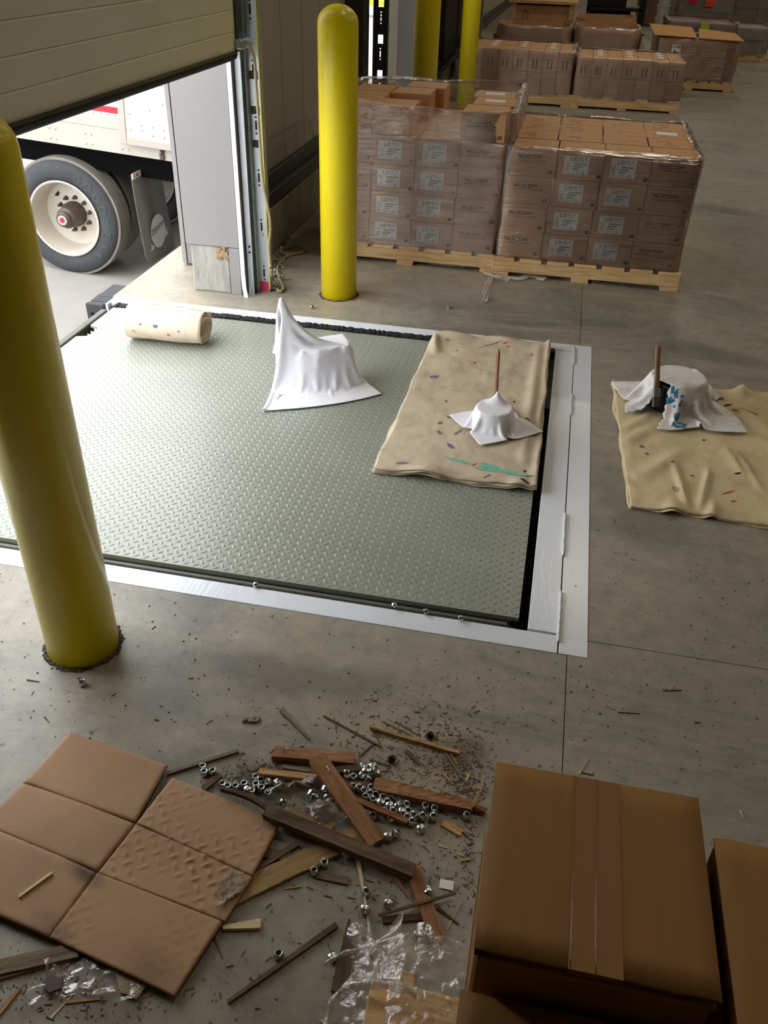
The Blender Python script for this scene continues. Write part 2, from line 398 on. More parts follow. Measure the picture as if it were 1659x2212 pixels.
struct(MB().box(-2.02, 22, -8.2, -8, 0, 9.2).obj('wall_near', M_FARW))
struct(MB().box(22, 22.2, -8, 44, 0, 9.2).obj('wall_right', M_FARW))
struct(MB().box(-2.02, 22.2, -8.2, 44.2, 9.0, 9.2).obj('ceiling', M_CEIL))
# high-bay lamps
for i, x in enumerate((1.3, 8.5, 16)):
    for j, y in enumerate((4.8, 12, 20, 28, 36)):
        t = thing('high_bay_lamp', 'high bay lamp, %s aisle from dock wall, %s row from camera end' % (('first','second','third')[i], ('first','second','third','fourth','fifth','sixth')[j]), 'lamp', (x, y, 7.6), group='high bay lamps under the roof')
        MB().lathe([(.02,1.35),(.02,.12),(.12,.1),(.3,.0)], 16).obj('lamp_shade', M_GALV, t)
        ld = bpy.data.lights.new('lamp_glow', 'AREA'); ld.shape = 'DISK'; ld.size = .55; ld.energy = LAMP_W*1.9; ld.color = LAMP_COL
        lo = bpy.data.objects.new('lamp_glow', ld); COL.objects.link(lo); lo.parent = t; lo.location = (0,0,-.02)

# ------------------------------------------------------------------ door 1: partly raised sectional door
d1 = bpy.data.objects.new('door_1', None); COL.objects.link(d1); struct(d1)
DX = -1.50; zb = 1.145; rp = .083
sec = 0; z = zb
while z < 3.45:
    nr = 6; z1 = z+nr*rp
    # one section: ribbed face built as a profile swept along y
    prof = [(DX-.045, z+.002)]
    for k in range(nr):
        a = z+k*rp; prof += [(DX, a+(.003 if k == 0 else .002)), (DX, a+rp-.010), (DX-.004, a+rp-.006), (DX-.004, a+rp-.003)]
    prof += [(DX-.045, z1-.002)]
    m = MB(); n = len(prof); y0, y1 = O1[0]-.02, 4.045
    vs = [(p[0], y0, p[1]) for p in prof]+[(p[0], y1, p[1]) for p in prof]
    m.add(vs, [(i, (i+1) % n, n+(i+1) % n, n+i) for i in range(n)]+[tuple(range(n)), tuple(range(n, 2*n))[::-1]])
    m.obj('door_section', M_CREAM, d1); z = z1
MB().tube([(DX-.022, O1[0]-.02, zb-.012), (DX-.022, 4.06, zb-.012)], .024, 10).obj('bottom_seal', M_BLACK, d1, smooth=True)
MB().box(DX-.05, DX+.006, O1[0]-.02, 4.05, zb-.006, zb+.006).obj('seal_retainer', M_STEELDK, d1)
# end stile and roller bracket
MB().box(DX-.002, DX+.008, 4.045, 4.075, zb, 3.4).obj('end_stile', M_STEELDK, d1)
MB().box(DX-.01, DX+.035, 4.03, 4.10, zb+.01, zb+.05, c=.006).obj('roller_bracket', M_GALV, d1)
MB().lathe([(.006,0),(.02,.0),(.022,.008),(.02,.016),(.006,.016)], 16, Matrix.Translation((DX+.03,4.13,zb+.03)) @ Matrix.Rotation(math.radians(90),4,'X')).obj('roller', M_GALV, d1, True)
# jamb of door opening 1
def jamb(y, parent, dy=0):
    MB().box(-1.86, -1.572, y, y+.12, .245, 3.3, c=.003).obj('cladding_post', M_GREYP, parent)
    MB().box(-1.628, -1.572, y-.004, y+.11, .0, .243, c=.002).obj('cladding_foot', M_GREYP, parent)
    MB().box(-2.03, -1.99, y+.37, y+.46, .01, 3.3, c=.002).obj('corner_trim', M_GREYP, parent)
    MB().box(-2.045, -2.03, y+.36, y+.375, .01, 3.3).obj('corner_trim', M_GREYP, parent)
    MB().box(-2.06, WI-.07, y+.375, y+.47, .01, 3.3).obj('wall_return', M_GREYP, parent)
    m = MB(); nz = 14
    for i in range(nz):
        z0 = i*.246/nz; z1 = z0+.246/nz
        w = [rnd(-.004,.004) for _ in range(2)]
        m.box(-1.84+w[0], -1.632+w[1], y+.01+rnd(0,.004), y+.13, z0, z1)
    m = MB().box(-1.84, -1.633, y+.006, y+.13, 0, .243, c=.006)
    m.obj('concrete_block', M_BLOCK, parent)
    m = MB()
    for i in range(26):
        s = rnd(.006,.016); x = rnd(-1.69,-1.64); zz = .24-abs(random.gauss(0,.03))
        m.box(x-s, x+s, y+.0+rnd(-.004,.004), y+.02, zz-s, zz+s*.6, c=s*.3)
    c = m.obj('crumbled_edge', M_CHIP, parent); c['kind'] = 'stuff'
t1 = bpy.data.objects.new('trim_1', None); COL.objects.link(t1); struct(t1)
jamb(O1[1], t1)
t2 = bpy.data.objects.new('trim_2', None); COL.objects.link(t2); struct(t2)
jamb(O2[1], t2)
# white weather strip with kicked foot + galvanised channel
m = MB(); P = [(-1.568,4.085,3.2),(-1.566,4.085,.12),(-1.562,4.08,.05),(-1.552,4.072,.0)]
for a, b in zip(P[:-1], P[1:]):
    m.add([(a[0],a[1],a[2]),(a[0]+.022,a[1],a[2]),(b[0]+.022,b[1],b[2]),(b[0],b[1],b[2]),(a[0],a[1]+.006,a[2]),(a[0]+.022,a[1]+.006,a[2]),(b[0]+.022,b[1]+.006,b[2]),(b[0],b[1]+.006,b[2])],
          [(0,3,2,1),(4,5,6,7),(0,4,7,3),(1,2,6,5),(0,1,5,4),(3,7,6,2)])
tag(m.obj('weather_strip', M_WHITEP), 'white plastic weather strip running down the grey door post', 'weather strip')
t = thing('steel_channel', 'dull green-grey steel channel between white strip and slotted track', 'channel', (-1.54,4.12,0))
MB().box(-.004,.0,0,.06,0,3.2).obj('web', M_GALV, t); MB().box(-.004,.03,.0,.004,0,3.2).obj('flange', M_GALV, t)
MB().box(-.004,.03,.056,.06,0,3.2).obj('flange', M_GALV, t)
for zz in (.255,.225): MB().lathe([(.006,0),(.006,.003)], 10, Matrix.Translation((.017,-.001,zz)) @ Matrix.Rotation(math.radians(90),4,'X')).obj('bolt_hole', M_BLACK, t)
def slotted_track(x, y, label, strap=True, dark=False, far=False):
    t = thing('door_track', label, 'track', (x, y, 0))
    mm = M_STEELDK if dark else M_GALV
    hs = []
    zz = .05
    w = .052 if not far else .10
    # plate with real slots: built from strips around the openings
    m = MB(); z = 0; zs = []
    while z < 3.2:
        zs.append(z+.06); z += .24
    prev = 0
    cuts = []
    for z0 in zs:
        cuts += [(z0, z0+.009, .009), (z0+.02, z0+.062, .009), (z0+.072, z0+.081, .009)]
        if far: cuts += [(z0+.11, z0+.17, .04)]
    for a, b, ww in cuts:
        m.box(0, w, 0, .003, prev, a); m.box(0, w/2-ww/2, 0, .003, a, b); m.box(w/2+ww/2, w, 0, .003, a, b); prev = b
    m.box(0, w, 0, .003, prev, 3.2)
    m.obj('slotted_plate', mm, t)
    if not far:
        MB().box(.004, w-.003, .006, .008, 0, 3.2).obj('backing', M_BLACK, t)
    MB().box(-.004, 0, -.03, .035, 0, 3.2).obj('side_flange', mm, t)
    MB().box(w, w+.003, -.008, .05, 0, 3.2).obj('side_flange', mm, t)
    if strap:
        MB().box(w+.003, w+.007, -.009, -.003, 0.02, 3.2).obj('yellow_strap', M_ROPEY, t)
        MB().box(.004, w-.004, -.0015, -.0005, .0, .055).obj('magenta_paint', M_PINK, t)
        for zz in (.30,): MB().lathe([(0,.006),(.006,.005),(.008,0),(.008,-.002)], 10, Matrix.Translation((w/2,0,zz)) @ Matrix.Rotation(math.radians(90),4,'X')).obj('bolt', M_GALV, t, True)
        for zz in (.235,.27): MB().box(-.045,-.004,.0,.03,zz,zz+.028,c=.002).obj('mounting_lug', M_WHITEP, t)
        for k, zz in enumerate((1.02,.87,.72)):
            MB().box(.004, w-.004, -.0012, -.0004, zz, zz+.035).obj('dark_sticker', M_INK, t)
    return t
slotted_track(-1.50, 4.185, 'slotted galvanised door track with magenta paint at its foot')
slotted_track(-1.545, 7.16, 'black slotted door track against the bright second dock opening', strap=False, dark=True, far=True)
MB().box(-1.70,-1.56,6.86,7.05,0,3.3,c=.004).obj('end_trim', M_STEELDK, wl)
# rope
ctrl = [(535,93,4.05),(549,125,4.10),(553,180,4.12),(557,240,4.13),(563,330,4.14),(569,400,4.14),(579,450,4.14),(584,490,4.14),(581,540,4.13),(586,590,4.12)]
pts = [atY(*c) for c in ctrl]
pts = [Vector((p.x, p.y, max(p.z,.01))) for p in pts]
for q in ((590,605),(602,628),(612,622),(603,600),(599,580),(610,560),(630,549),(652,545),(656,535),(640,530),(612,537),(607,545),(622,553)):
    pts.append(G(*q, .012))
def smooth_path(P, k=6):
    out = []
    for i in range(len(P)-1):
        a = P[max(i-1,0)]; b = P[i]; c = P[i+1]; d = P[min(i+2,len(P)-1)]
        for j in range(k):
            u = j/k; out.append(.5*((2*b)+(c-a)*u+(2*a-5*b+4*c-d)*u*u+(3*b-a-3*c+d)*u**3))
    out.append(P[-1]); return out
tag(MB().tube(smooth_path(pts), .0075, 8).obj('pull_rope', M_ROPE, smooth=True), 'braided tan pull rope hanging down the track and looped on the floor', 'rope')

# ------------------------------------------------------------------ dock leveler
DZ = 0.0
DX0, DX1, DY0, DY1 = -2.135, .05, 1.876, 3.765
lev = thing('dock_leveler', 'grey-green diamond plate dock leveler deck in its floor pit', 'dock leveler', ((DX0+DX1)/2, (DY0+DY1)/2, -.02))
def lv(m, n, mm, **k):
    o = m.obj(n, mm, lev, **k); o.matrix_parent_inverse = Matrix.Translation(lev.location).inverted(); return o
lv(MB().prism([(DX0+.10,DY0),(DX1,DY0),(DX1,DY1),(DX0,DY1),(DX0,3.52),(DX0+.05,3.50),(DX0+.05,3.40),(DX0,3.38),(DX0,3.0),(DX0+.05,2.98),(DX0+.05,2.88),(DX0,2.86),(DX0,2.3),(DX0+.05,2.28),(DX0+.05,2.18),(DX0,2.16),(DX0,DY0)][1:], -.012, 0), 'deck_plate', M_DECK)
nx, ny = 68, 58
px_, py_ = .0325, .0328
V = []; F = []
def lug(cx, cy, ang):
    ca, sa = math.cos(ang), math.sin(ang); o = len(V)
    for (u, v, z) in ((-.0135,0,0),(-.007,-.0036,0),(.0,-.0047,0),(.007,-.0036,0),(.0135,0,0),(.007,.0036,0),(0,.0047,0),(-.007,.0036,0),(-.008,0,.0017),(0,0,.0023),(.008,0,.0017)):
        V.append((cx+u*ca-v*sa, cy+u*sa+v*ca, z))
    for f in ((0,1,8),(1,2,9,8),(2,3,10,9),(3,4,10),(4,5,10),(5,6,9,10),(6,7,8,9),(7,0,8)): F.append(tuple(i+o for i in f))
i = 0
while True:
    x = DX1-.012-i*px_
    if x < DX0+.03: break
    j = 0
    while True:
        y = DY0+.012+j*py_
        if y > DY1-.01: break
        lug(x, y, math.radians(38))
        if x-px_/2 > DX0+.02 and y+py_/2 < DY1-.01: lug(x-px_/2, y+py_/2, math.radians(-52))
        j += 1
    i += 1
m = MB(); m.v = V; m.f = F
o = lv(m, 'tread_pattern', M_DECK, smooth='all'); o['kind'] = 'stuff'
lv(MB().box(DX0+.02, DX1-.02, DY0-.004, DY0+.004, -.12, -.012), 'side_plate', M_RAIL)
lv(MB().box(DX1-.008, DX1, DY0, DY1, -.12, -.012), 'rear_plate', M_STEELDK)
lv(MB().box(DX0, DX1-.03, DY0-.028, DY0-.012, -.03, -.010, c=.003), 'side_rail', M_RAIL)
lv(MB().box(DX0-.055, DX0-.02, 1.95, 3.735, -.06, -.004, c=.004), 'lip_bar', M_RAIL)
lv(MB().box(DX0-.02, DX0+.055, 1.95, 3.74, -.09, -.05), 'hinge', M_STEELDK)
m = MB(); x = -2.14
while x < .06:                                        # fuzzy black brush seal along the far side
    d = rnd(.008,.016); m.box(x, x+d+.002, 3.768+rnd(-.006,.004), 3.814, -.03, .004+rnd(0,.006)); x += d
lv(m, 'brush_seal', M_BLACK)
m = MB(); x = -2.14
while x < .03:
    d = rnd(.01,.03); m.box(x, x+d, 1.829, 1.838+rnd(0,.003), -.04, -.004+rnd(0,.003)); x += d
lv(m, 'brush_seal', M_BLACK)
fr = thing('pit_frame', 'pale grey painted steel frame around the leveler pit', 'frame', (-.9, 2.8, 0))
def fv(m, n, mm, **k):
    o = m.obj(n, mm, fr, **k); o.matrix_parent_inverse = Matrix.Translation(fr.location).inverted(); return o
fv(MB().box(PX0+.02, .165, 3.820, 3.90, -.02, .0015, c=.001), 'frame_strip', M_WHITE_STEEL)
fv(MB().box(PX0+.02, .163, PY0, 1.827, -.02, .0015, c=.001), 'frame_strip', M_WHITE_STEEL)
fv(MB().box(.167, PX1, PY0, PY1, -.02, .0015, c=.001), 'frame_strip', M_WHITE_STEEL)
fv(MB().box(.078, .1635, 1.835, 3.814, -.012, .002, c=.001), 'hinge_plate', M_WHITE_STEEL)
fv(MB().box(PX0+.005, PX0+.02, 3.79, 3.90, -.06, .003, c=.003), 'end_cap', M_WHITE_STEEL)
for ya, yb in ((3.86,3.67),(3.36,3.16),(2.44,2.20),(2.02,1.80)):
    m = MB(); P = []; n = 14
    for i in range(n+1):
        P.append((.165+rnd(-.001,.001), ya+(yb-ya)*i/n, .003))
    m.tube(P, lambda u: .0055+.001*math.sin(u*60)*1, 8); fv(m, 'weld_bead', M_WELD, smooth='all')
fv(MB().lathe([(0,.004),(.003,.003),(.004,.001)], 10, Matrix.Translation((.205,2.06,0))), 'paint_blob', M_WELD, smooth='all')
# bumper outside
bu = thing('dock_bumper', 'black laminated rubber dock bumper at the far corner of the leveler', 'bumper', (-2.262, 3.95, -.004))
for k in range(5):
    MB().box(-.052, .046, -.15+k*.03, -.15+k*.03+.028, -.38, -.01+rnd(-.004,.002), c=.004).obj('rubber_slab', M_DARKRUB, bu)
MB().box(-.052, .046, .0, .16, -.38, -.012, c=.006).obj('rubber_block', M_DARKRUB, bu)
MB().tube([(-.02,-.17,-.06),(-.02,.17,-.06)], .008, 8).obj('tie_rod', M_STEELDK, bu)

# ------------------------------------------------------------------ bollards
def bollard(x, y, label, r=.093, h=1.335):
    t = thing('bollard', label, 'bollard', (x, y, 0), group='yellow bollards beside the dock doors')
    prof = [(r,-.1),(r,h-.075)]+[(r*math.cos(a), h-.075+.075*math.sin(a)) for a in np.linspace(.2,1.45,7)]+[(0.001,h)]
    MB().lathe(prof, 48).obj('pipe', M_YELLOW, t, smooth='all')
    m = MB()
    for i in range(70):
        a = 2*math.pi*i/70; s = rnd(.003,.009)*1.0; rr = r+rnd(0,.008)
        m.box(rr*math.cos(a)-s, rr*math.cos(a)+s, rr*math.sin(a)-s, rr*math.sin(a)+s, -.002, rnd(.001,.004), c=.001)
    g = m.obj('dirt_ring', M_DIRT, t); g['kind'] = 'stuff'
    return t
bollard(-1.095, 1.492, 'nearest bollard, thick yellow pipe at the left edge of the photo')
bollard(-1.083, 4.245, 'yellow domed bollard standing between slotted track and left carton pallet')
bollard(-1.125, 7.05, 'darker yellow bollard beside the grey post of the second opening')
bollard(-1.155, 10.1, 'farthest yellow bollard, right of the black panel on the wall')

# ------------------------------------------------------------------ cartons and pallets
def nucor_mesh():
    m = MB(); u = .0052; h = .0165; w = .0215; x = 0
    def r(a, b, c, d): m.add([(x+a,b,0),(x+c,b,0),(x+c,d,0),(x+a,d,0)], [(0,1,2,3)])
    s = .0046
    # N
    r(0,0,s,h); r(w-s,0,w,h); m.add([(x+0,h,0),(x+s*1.6,h,0),(x+w,0,0),(x+w-s*1.6,0,0)], [(0,3,2,1)]); x += w+.0045
    r(0,s*.0,s,h); r(w-s,0,w,h); r(s,0,w-s,s*.8); x += w+.0045
    r(0,0,s,h); r(s,0,w,s*.8); r(s,h-s*.8,w,h); x += w+.0045
    r(0,0,s,h); r(w-s,0,w,h); r(s,0,w-s,s*.8); r(s,h-s*.8,w-s,h); x += w+.0045
    r(0,0,s,h); r(w-s,h*.45,w,h); r(s,h-s*.8,w-s,h); r(s,h*.40,w-s,h*.40+s*.7); m.add([(x+w*.55,h*.4,0),(x+w-s,0,0),(x+w,0,0),(x+w*.55+s*1.2,h*.4,0)], [(0,1,2,3)]); x += w
    me = m.mesh('wordmark', M_INK)
    me.transform(Matrix.Translation((-x/2,-h/2,0))); me.transform(RXZ); return me
NUC = nucor_mesh()
FAS = text_mesh('FASTENER  DIVISION', .0118, shear=.25, space=1.45, bold=.0004); FAS.materials.append(M_INK); FAS.transform(RXZ)
def emblem_mesh():
    m = MB(); w, h = .021, .017
    m.add([(-w/2-.002,-h/2,0),(w/2-.002,-h/2,0),(w/2+.002,h/2,0),(-w/2+.002,h/2,0)], [(0,1,2,3)])
    me = m.mesh('emblem', M_INK); me.transform(RXZ); return me
EMB = emblem_mesh()
m = MB(); m.add([(-.004,-.004,.0004),(.005,.001,.0004),(.001,.005,.0004),(-.005,.003,.0004)], [(0,1,2,3)]); EMBI = m.mesh('emblem_inlay', M_CARD); EMBI.transform(RXZ)
def label_meshes():
    lw, lh = .130, .092
    a = MB().box(-lw/2, lw/2, -lh/2, lh/2, 0, .0004).mesh('label', M_LABEL); a.transform(RXZ)
    R = random.Random(3); m = MB()
    def bar(x, y, w, h): m.add([(x,y,.0008),(x+w,y,.0008),(x+w,y+h,.0008),(x,y+h,.0008)], [(0,1,2,3)])
    def word(x, y, n, cw, h):
        for i in range(n):
            if R.random() < .15: continue
            bar(x+i*cw, y, cw*.35, h); bar(x+i*cw, y+h*R.choice((0,.4,.75)), cw*.75, h*.22)
            if R.random() < .5: bar(x+i*cw+cw*.5, y, cw*.25, h)
    word(-.034, .029, 20, .0042, .010); word(-.034, .018, 21, .0042, .008)
    for i, (n, by, bw, bx) in enumerate(((6,.003,.062,-.010),(7,-.010,.047,-.017),(6,-.0225,.033,-.018),(6,-.034,.031,-.018))):
        word(-.056, by, n, .0034, .0062)
        k = bx
        if i < 3:
            while k < bx+bw: ww = R.choice((.0006,.0012,.0018)); bar(k, by-.002, ww, .0078); k += ww+.0007
        else: word(bx, by-.003, 9, .0034, .005)
    word(.026, -.033, 7, .0033, .004); word(.028, -.042, 6, .0036, .006)
    b = m.mesh('print', M_LINK); b.transform(RXZ); return a, b
LAB, LPR = label_meshes()
BX, BY, BZ = .243, .243, .146
def carton_meshes(mm, bx, by, bz, tag_):
    body = MB().box(-bx/2, bx/2, 0, by, 0, bz-.001, c=.003).mesh('carton_body', mm)
    tape = MB().box(-.024,.024,-.0006,by+.0006,bz-.0012,bz-.0004).mesh('tape', M_TAPE)
    return body, tape
CB, CT = carton_meshes(M_CARD, BX-.004, BY-.004, BZ, 'n')
ORD = ('bottom','second','third','fourth','fifth'); COLN = ('first','second','third','fourth','fifth')
def carton(loc, face, label, group, rz=0, tape=True):
    t = thing('carton', label, 'box', loc, (0,0,rz), group)
    link('carton_body', CB, t)
    y = -.0012
    if face == 'n':
        link('wordmark', NUC, t, (-.022, y, .100)); link('subtitle', FAS, t, (-.010, y, .079)); e = link('emblem', EMB, t, (.092, y, .028)); link('emblem_inlay', EMBI, e)
    elif face == 'l':
        l = link('label', LAB, t, (-.022, y, .075)); link('print', LPR, l, (0,0,0)); link('emblem', EMB, t, (.1, y, .024))
    return t
def pallet(x0, x1, y0, y1, label, h=.118, mm=M_PALLET, n=7, low=.022):
    t = thing('pallet', label, 'pallet', ((x0+x1)/2, (y0+y1)/2, 0))
    w = (x1-x0); d = (y1-y0); bw = w/n*.82
    for i in range(n):
        c = -w/2+bw/2+(w-bw)*i/(n-1)
        MB().box(c-bw/2, c+bw/2, -d/2+rnd(-.004,.004), d/2, h-.018, h, c=.002).obj('deck_board', mm, t)
    for k in (-1,0,1):
        y = k*(d/2-.02)
        MB().box(-w/2, w/2, y-.02, y+.02, low, h-.0185, c=.003).obj('stringer', mm, t)
    for c in (-w/2+.05, -.02, w/2-.05):
        MB().box(c-.048, c+.048, -d/2-.012, d/2+.01, 0, low-.0005, c=.002).obj('bottom_board', mm, t)
    return t
PH = .10
# right-hand pallet of cartons
RX0, RY = -.297, 4.83
g = 'brown cartons on the right pallet of the front pair'
for L_ in range(4):
    for c in range(4):
        face = 'n' if c in (0,3) else 'l'
        dx = (c*BX+BX/2)+(-.004+.006*L_ if c else -.012+.008*L_)+rnd(-.003,.003)
        carton((RX0+dx, RY+rnd(-.004,.006), PH+.001+L_*BZ), face, 'brown carton, %s layer, %s column from left, front of right wrapped pallet' % (ORD[L_], COLN[c]), g, rnd(-.008,.008))
for r in range(1,4):
    for c in range(4):
        t = carton((RX0+c*BX+BX/2+rnd(-.006,.006), RY+r*(BY+.003)+rnd(-.004,.004)+.01, PH+.001+3*BZ), 'x', 'brown carton, top layer, %s column, %s row behind front, right wrapped pallet' % (COLN[c], COLN[r-1]), g)
        m = MB()
        for k in range(3): m.box(-.07+rnd(-.02,.05), -.02+rnd(0,.05), .05+k*.05, .056+k*.05, BZ-.0006, BZ-.0003)
        link('top_print', m.mesh('top_print', M_TAPE), t)
        if (r, c) == (2, 3): MB().box(-.06,.055,.10,.18,BZ-.0008,BZ-.0001).obj('paper_note', M_LABEL, t)
pallet(RX0-.03, RX0+4*BX+.035, RY-.03, RY+1.02, 'pine pallet under the right wrapped carton stack', PH)
# left-hand pallet
LX0, LY = -1.30, 4.86
g2 = 'brown cartons on the left pallet of the front pair'
for L_ in range(4):
    for c in range(4):
        face = 'n' if c in (3,) else 'l' if c in (1,2) else 'n'
        carton((LX0+c*BX+BX/2+rnd(-.004,.004)-.002+.004*L_, LY+rnd(-.004,.006), PH+.001+L_*BZ), face, 'brown carton, %s layer, %s column from left, front of left wrapped pallet' % (ORD[L_], COLN[c]), g2, rnd(-.008,.008))
for r in range(1,4):
    for c in range(4):
        carton((LX0+c*BX+BX/2, LY+r*BY+.006, PH+.001+3*BZ), 'x', 'brown carton, fourth layer, %s column, %s row behind front, left pallet' % (COLN[c], COLN[r-1]), g2)
top5 = [(3.5,.0,'n','right-hand front carton of the fifth layer, NUCOR side facing out'),(.5,0,'x','left front carton of the fifth layer, its side behind glossy wrap'),
        (1.42,.10,'x','second carton of the fifth layer, turned inwards beside the gap'),(.55,1.05,'x','dark carton at the left of the fifth layer, second row'),
        (1.5,1.95,'x','carton standing at the left edge of the gap, third row'),(.6,2.1,'x','carton in the back left of the fifth layer'),(3.6,1.1,'m','fifth-layer carton behind the NUCOR one, paper note on top'),(3.5,2.15,'m','rear right fifth-layer carton with paper note on top'),(1.7,3.0,'x','rearmost carton left of the gap in the fifth layer')]
for a, b, f, lb in top5:
    t = carton((LX0+a*BX, LY+b*BY+.004, PH+.002+4*BZ), f, lb.replace('NUCOR','printed'), g2, rnd(-.02,.02))
    if f == 'm': MB().box(-.06,.05,.09,.17,BZ-.0008,BZ-.0001).obj('paper_note', M_LABEL, t)
    if f == 'n':
        MB().box(BX/2-.002, BX/2-.0005, .06, .13, .05, .12).obj('label', M_LABEL, t)
pallet(LX0-.03, LX0+4*BX+.03, LY-.03, LY+1.02, 'pine pallet under the left wrapped carton stack', PH)

def wrap_child(t, *a, **k):
    k.pop('group', None); o = wrap(*a, **k); o.parent = t; o.matrix_parent_inverse = Matrix.Translation(t.location).inverted()
    for q in ('category','group'):
        if q in o: del o[q]
    return o
def wrap(x0, x1, y0, y1, z0, z1, name, label, r=.05, lip=.04, wob=.006, mm=None, group=None, sag=0, flare=0):
    """stretch film sleeve: rounded rectangle swept upwards with small ripples and a turned-in top edge"""
    path = []
    for cx, cy, a0 in ((x1-r,y1-r,0),(x0+r,y1-r,90),(x0+r,y0+r,180),(x1-r,y0+r,270)):
        for k in range(5):
            a = math.radians(a0+k*22.5); path.append((cx+r*math.cos(a), cy+r*math.sin(a)))
    full = []
    n = len(path)
    for i in range(n):
        a = path[i]; b = path[(i+1) % n]; L_ = math.hypot(b[0]-a[0], b[1]-a[1]); k = max(1, int(L_/.05))
        for j in range(k): full.append((a[0]+(b[0]-a[0])*j/k, a[1]+(b[1]-a[1])*j/k))
    n = len(full); cx, cy = (x0+x1)/2, (y0+y1)/2
    R = random.Random(hash(name+label) % 9999 if False else len(label))
    ph = [R.uniform(0,6.28) for _ in range(8)]
    zs = list(np.linspace(z0, z1, max(6, int((z1-z0)/.035))))
    rows = []
    for iz, z in enumerate(zs+[z1+.004, z1+.002]):
        row = []
        ins = 0 if iz < len(zs) else (lip*.5 if iz == len(zs) else lip)
        fl = flare*max(0, (z-z0)/(z1-z0)-.75)*4
        for i, (x, y) in enumerate(full):
            dx, dy = x-cx, y-cy; L_ = math.hypot(dx, dy)
            t = i/n*6.28
            w = wob*(math.sin(3*t*4+ph[0]+z*9)+math.sin(7*t*3+ph[1]-z*23)*.6+math.sin(z*60+ph[2]+t*2)*.35)
            zz = z+sag*math.sin(t*2+ph[3])*(iz/len(zs))**3+.004*math.sin(t*9+ph[4])*(iz >= len(zs)-1)
            k = (L_+w*.5+.002-ins+fl)/L_
            row.append((cx+dx*k, cy+dy*k, zz))
        rows.append(row)
    m = MB(); vs = [p for rw in rows for p in rw]
    m.add(vs, [(i*n+j, i*n+(j+1) % n, (i+1)*n+(j+1) % n, (i+1)*n+j) for i in range(len(rows)-1) for j in range(n)])
    o = m.obj(name, mm or M_FILM, smooth='all'); return tag(o, label, 'plastic wrap', group)
wg = 'clear stretch wrap around the carton stacks'
wrap(RX0-.018, RX0+4*BX+.02, RY-.012, RY+4*BY+.05, .075, PH+4*BZ+.006, 'stretch_wrap', 'clear stretch wrap around the right front carton stack', r=.035, group=wg, wob=.005)
wrap(LX0-.02, LX0+4*BX+.01, LY-.014, LY+4*BY+.04, .075, PH+4*BZ, 'stretch_wrap', 'clear stretch wrap around the lower left front carton stack', r=.03, lip=.01, group=wg, mm=film_mat('hazy_film', .88, .9, 9, (1,1,9), .2, milky=.17, fk=1.3))
wrap(LX0-.02, LX0+4*BX+.05, LY-.014, LY+4*BY+.08, PH+4*BZ-.01, PH+5*BZ+.015, 'stretch_wrap', 'loose clear wrap band round the fifth layer of the left stack', r=.16, lip=.05, wob=.012, sag=.012, flare=.01, mm=film_mat('loose_band_film', .86, .9, 14, (1,1,4), .2, milky=.16), group=wg)

# loose film scrap on the floor in front of the pallets
def strip(pts, w, name, mm, z=.006, amp=.01, seed=1):
    R = random.Random(seed); P = smooth_path([G(*p, z) for p in pts], 6); m = MB(); rows = []
    for i, p in enumerate(P):
        t = (P[min(i+1,len(P)-1)]-P[max(i-1,0)]); t.z = 0; t.normalize(); nrm = Vector((-t.y, t.x, 0))
        ww = (w(i/(len(P)-1)) if callable(w) else w)
        row = []
        for k in range(7):
            u = k/6-.5; row.append(tuple(p+nrm*ww*u+Vector((0,0,amp*(.5+.5*math.sin(k*2.1+i*.7+R.random()))))))
        rows.append(row)
    m.grid(rows); return m
fs = thing('film_scrap', 'torn twisted scrap of clear film on floor before the pallets', 'plastic wrap', tuple(G(1050,600)))
for pl, w, sd in ((((925,570),(980,574),(1035,577),(1062,598),(1100,606)), .05, 1), (((1060,600),(1052,622),(1045,654)), .035, 2), (((1080,600),(1120,603),(1150,598),(1180,604)), lambda u: .03+.05*u*u, 3), (((1130,602),(1142,593)), .02, 4)):
    o = strip(pl, w, 'f', M_FILMS, amp=.012, seed=sd).obj('film_strand', M_FILMS, fs, smooth='all'); o.matrix_parent_inverse = Matrix.Translation(fs.location).inverted()

# ------------------------------------------------------------------ far pallets
def far_stack(x0, x1, y0, y1, z1, name, nx, label, seed, group='carton blocks on the second row of pallets'):
    """pallet with slim upright cartons, each carton a thing"""
    pallet(x0-.02, x1+.02, y0-.02, y1+.02, 'pine pallet under the %s' % label, .125, low=.02)
    w = (x1-x0)/nx; R = random.Random(seed); dep = .23; rows = 4
    for i in range(nx):
        for r in range(rows if i % 2 == 0 else rows):
            t = thing('slim_carton', 'slim carton, %s from left, %s row, %s' % (('first','second','third','fourth','fifth','sixth','seventh')[i], ('front','second','third','rear')[r], label), 'box', (x0+w*(i+.5), y0+r*dep, .126), group=group)
            hh = z1-.126
            MB().box(-w/2+.002, w/2-.002, 0, dep-.004, 0, hh*.49, c=.003).obj('carton_body', M_CARD, t)
            MB().box(-w/2+.002, w/2-.002, 0, dep-.004, hh*.495, hh-.002+R.uniform(-.004,.004), c=.003).obj('carton_body', M_CARD, t)
            if r == 0:
                m = MB()
                for k in range(2): m.box(-w*.2+k*w*.25, -w*.2+k*w*.25+w*.09, -.001, -.0003, hh*.58, hh*.80)
                m.obj('side_print', M_INK, t)
            else:
                MB().box(-w*.18, w*.18, .06, .15, hh-.002, hh+.0045).obj('paper_note', M_LABEL, t) if i % 2 else None
FZ = .53
far_stack(-1.22, -.06, 10.70, 11.62, .545, 'a', 7, 'left far block', 1)
far_stack(-.02, 1.13, 10.70, 11.62, .50, 'b', 7, 'right far block', 2)
wrap(-1.235, -.045, 10.68, 11.64, .10, .555, 'stretch_wrap', 'glossy stretch wrap over the far left carton block', group=wg, wob=.012)
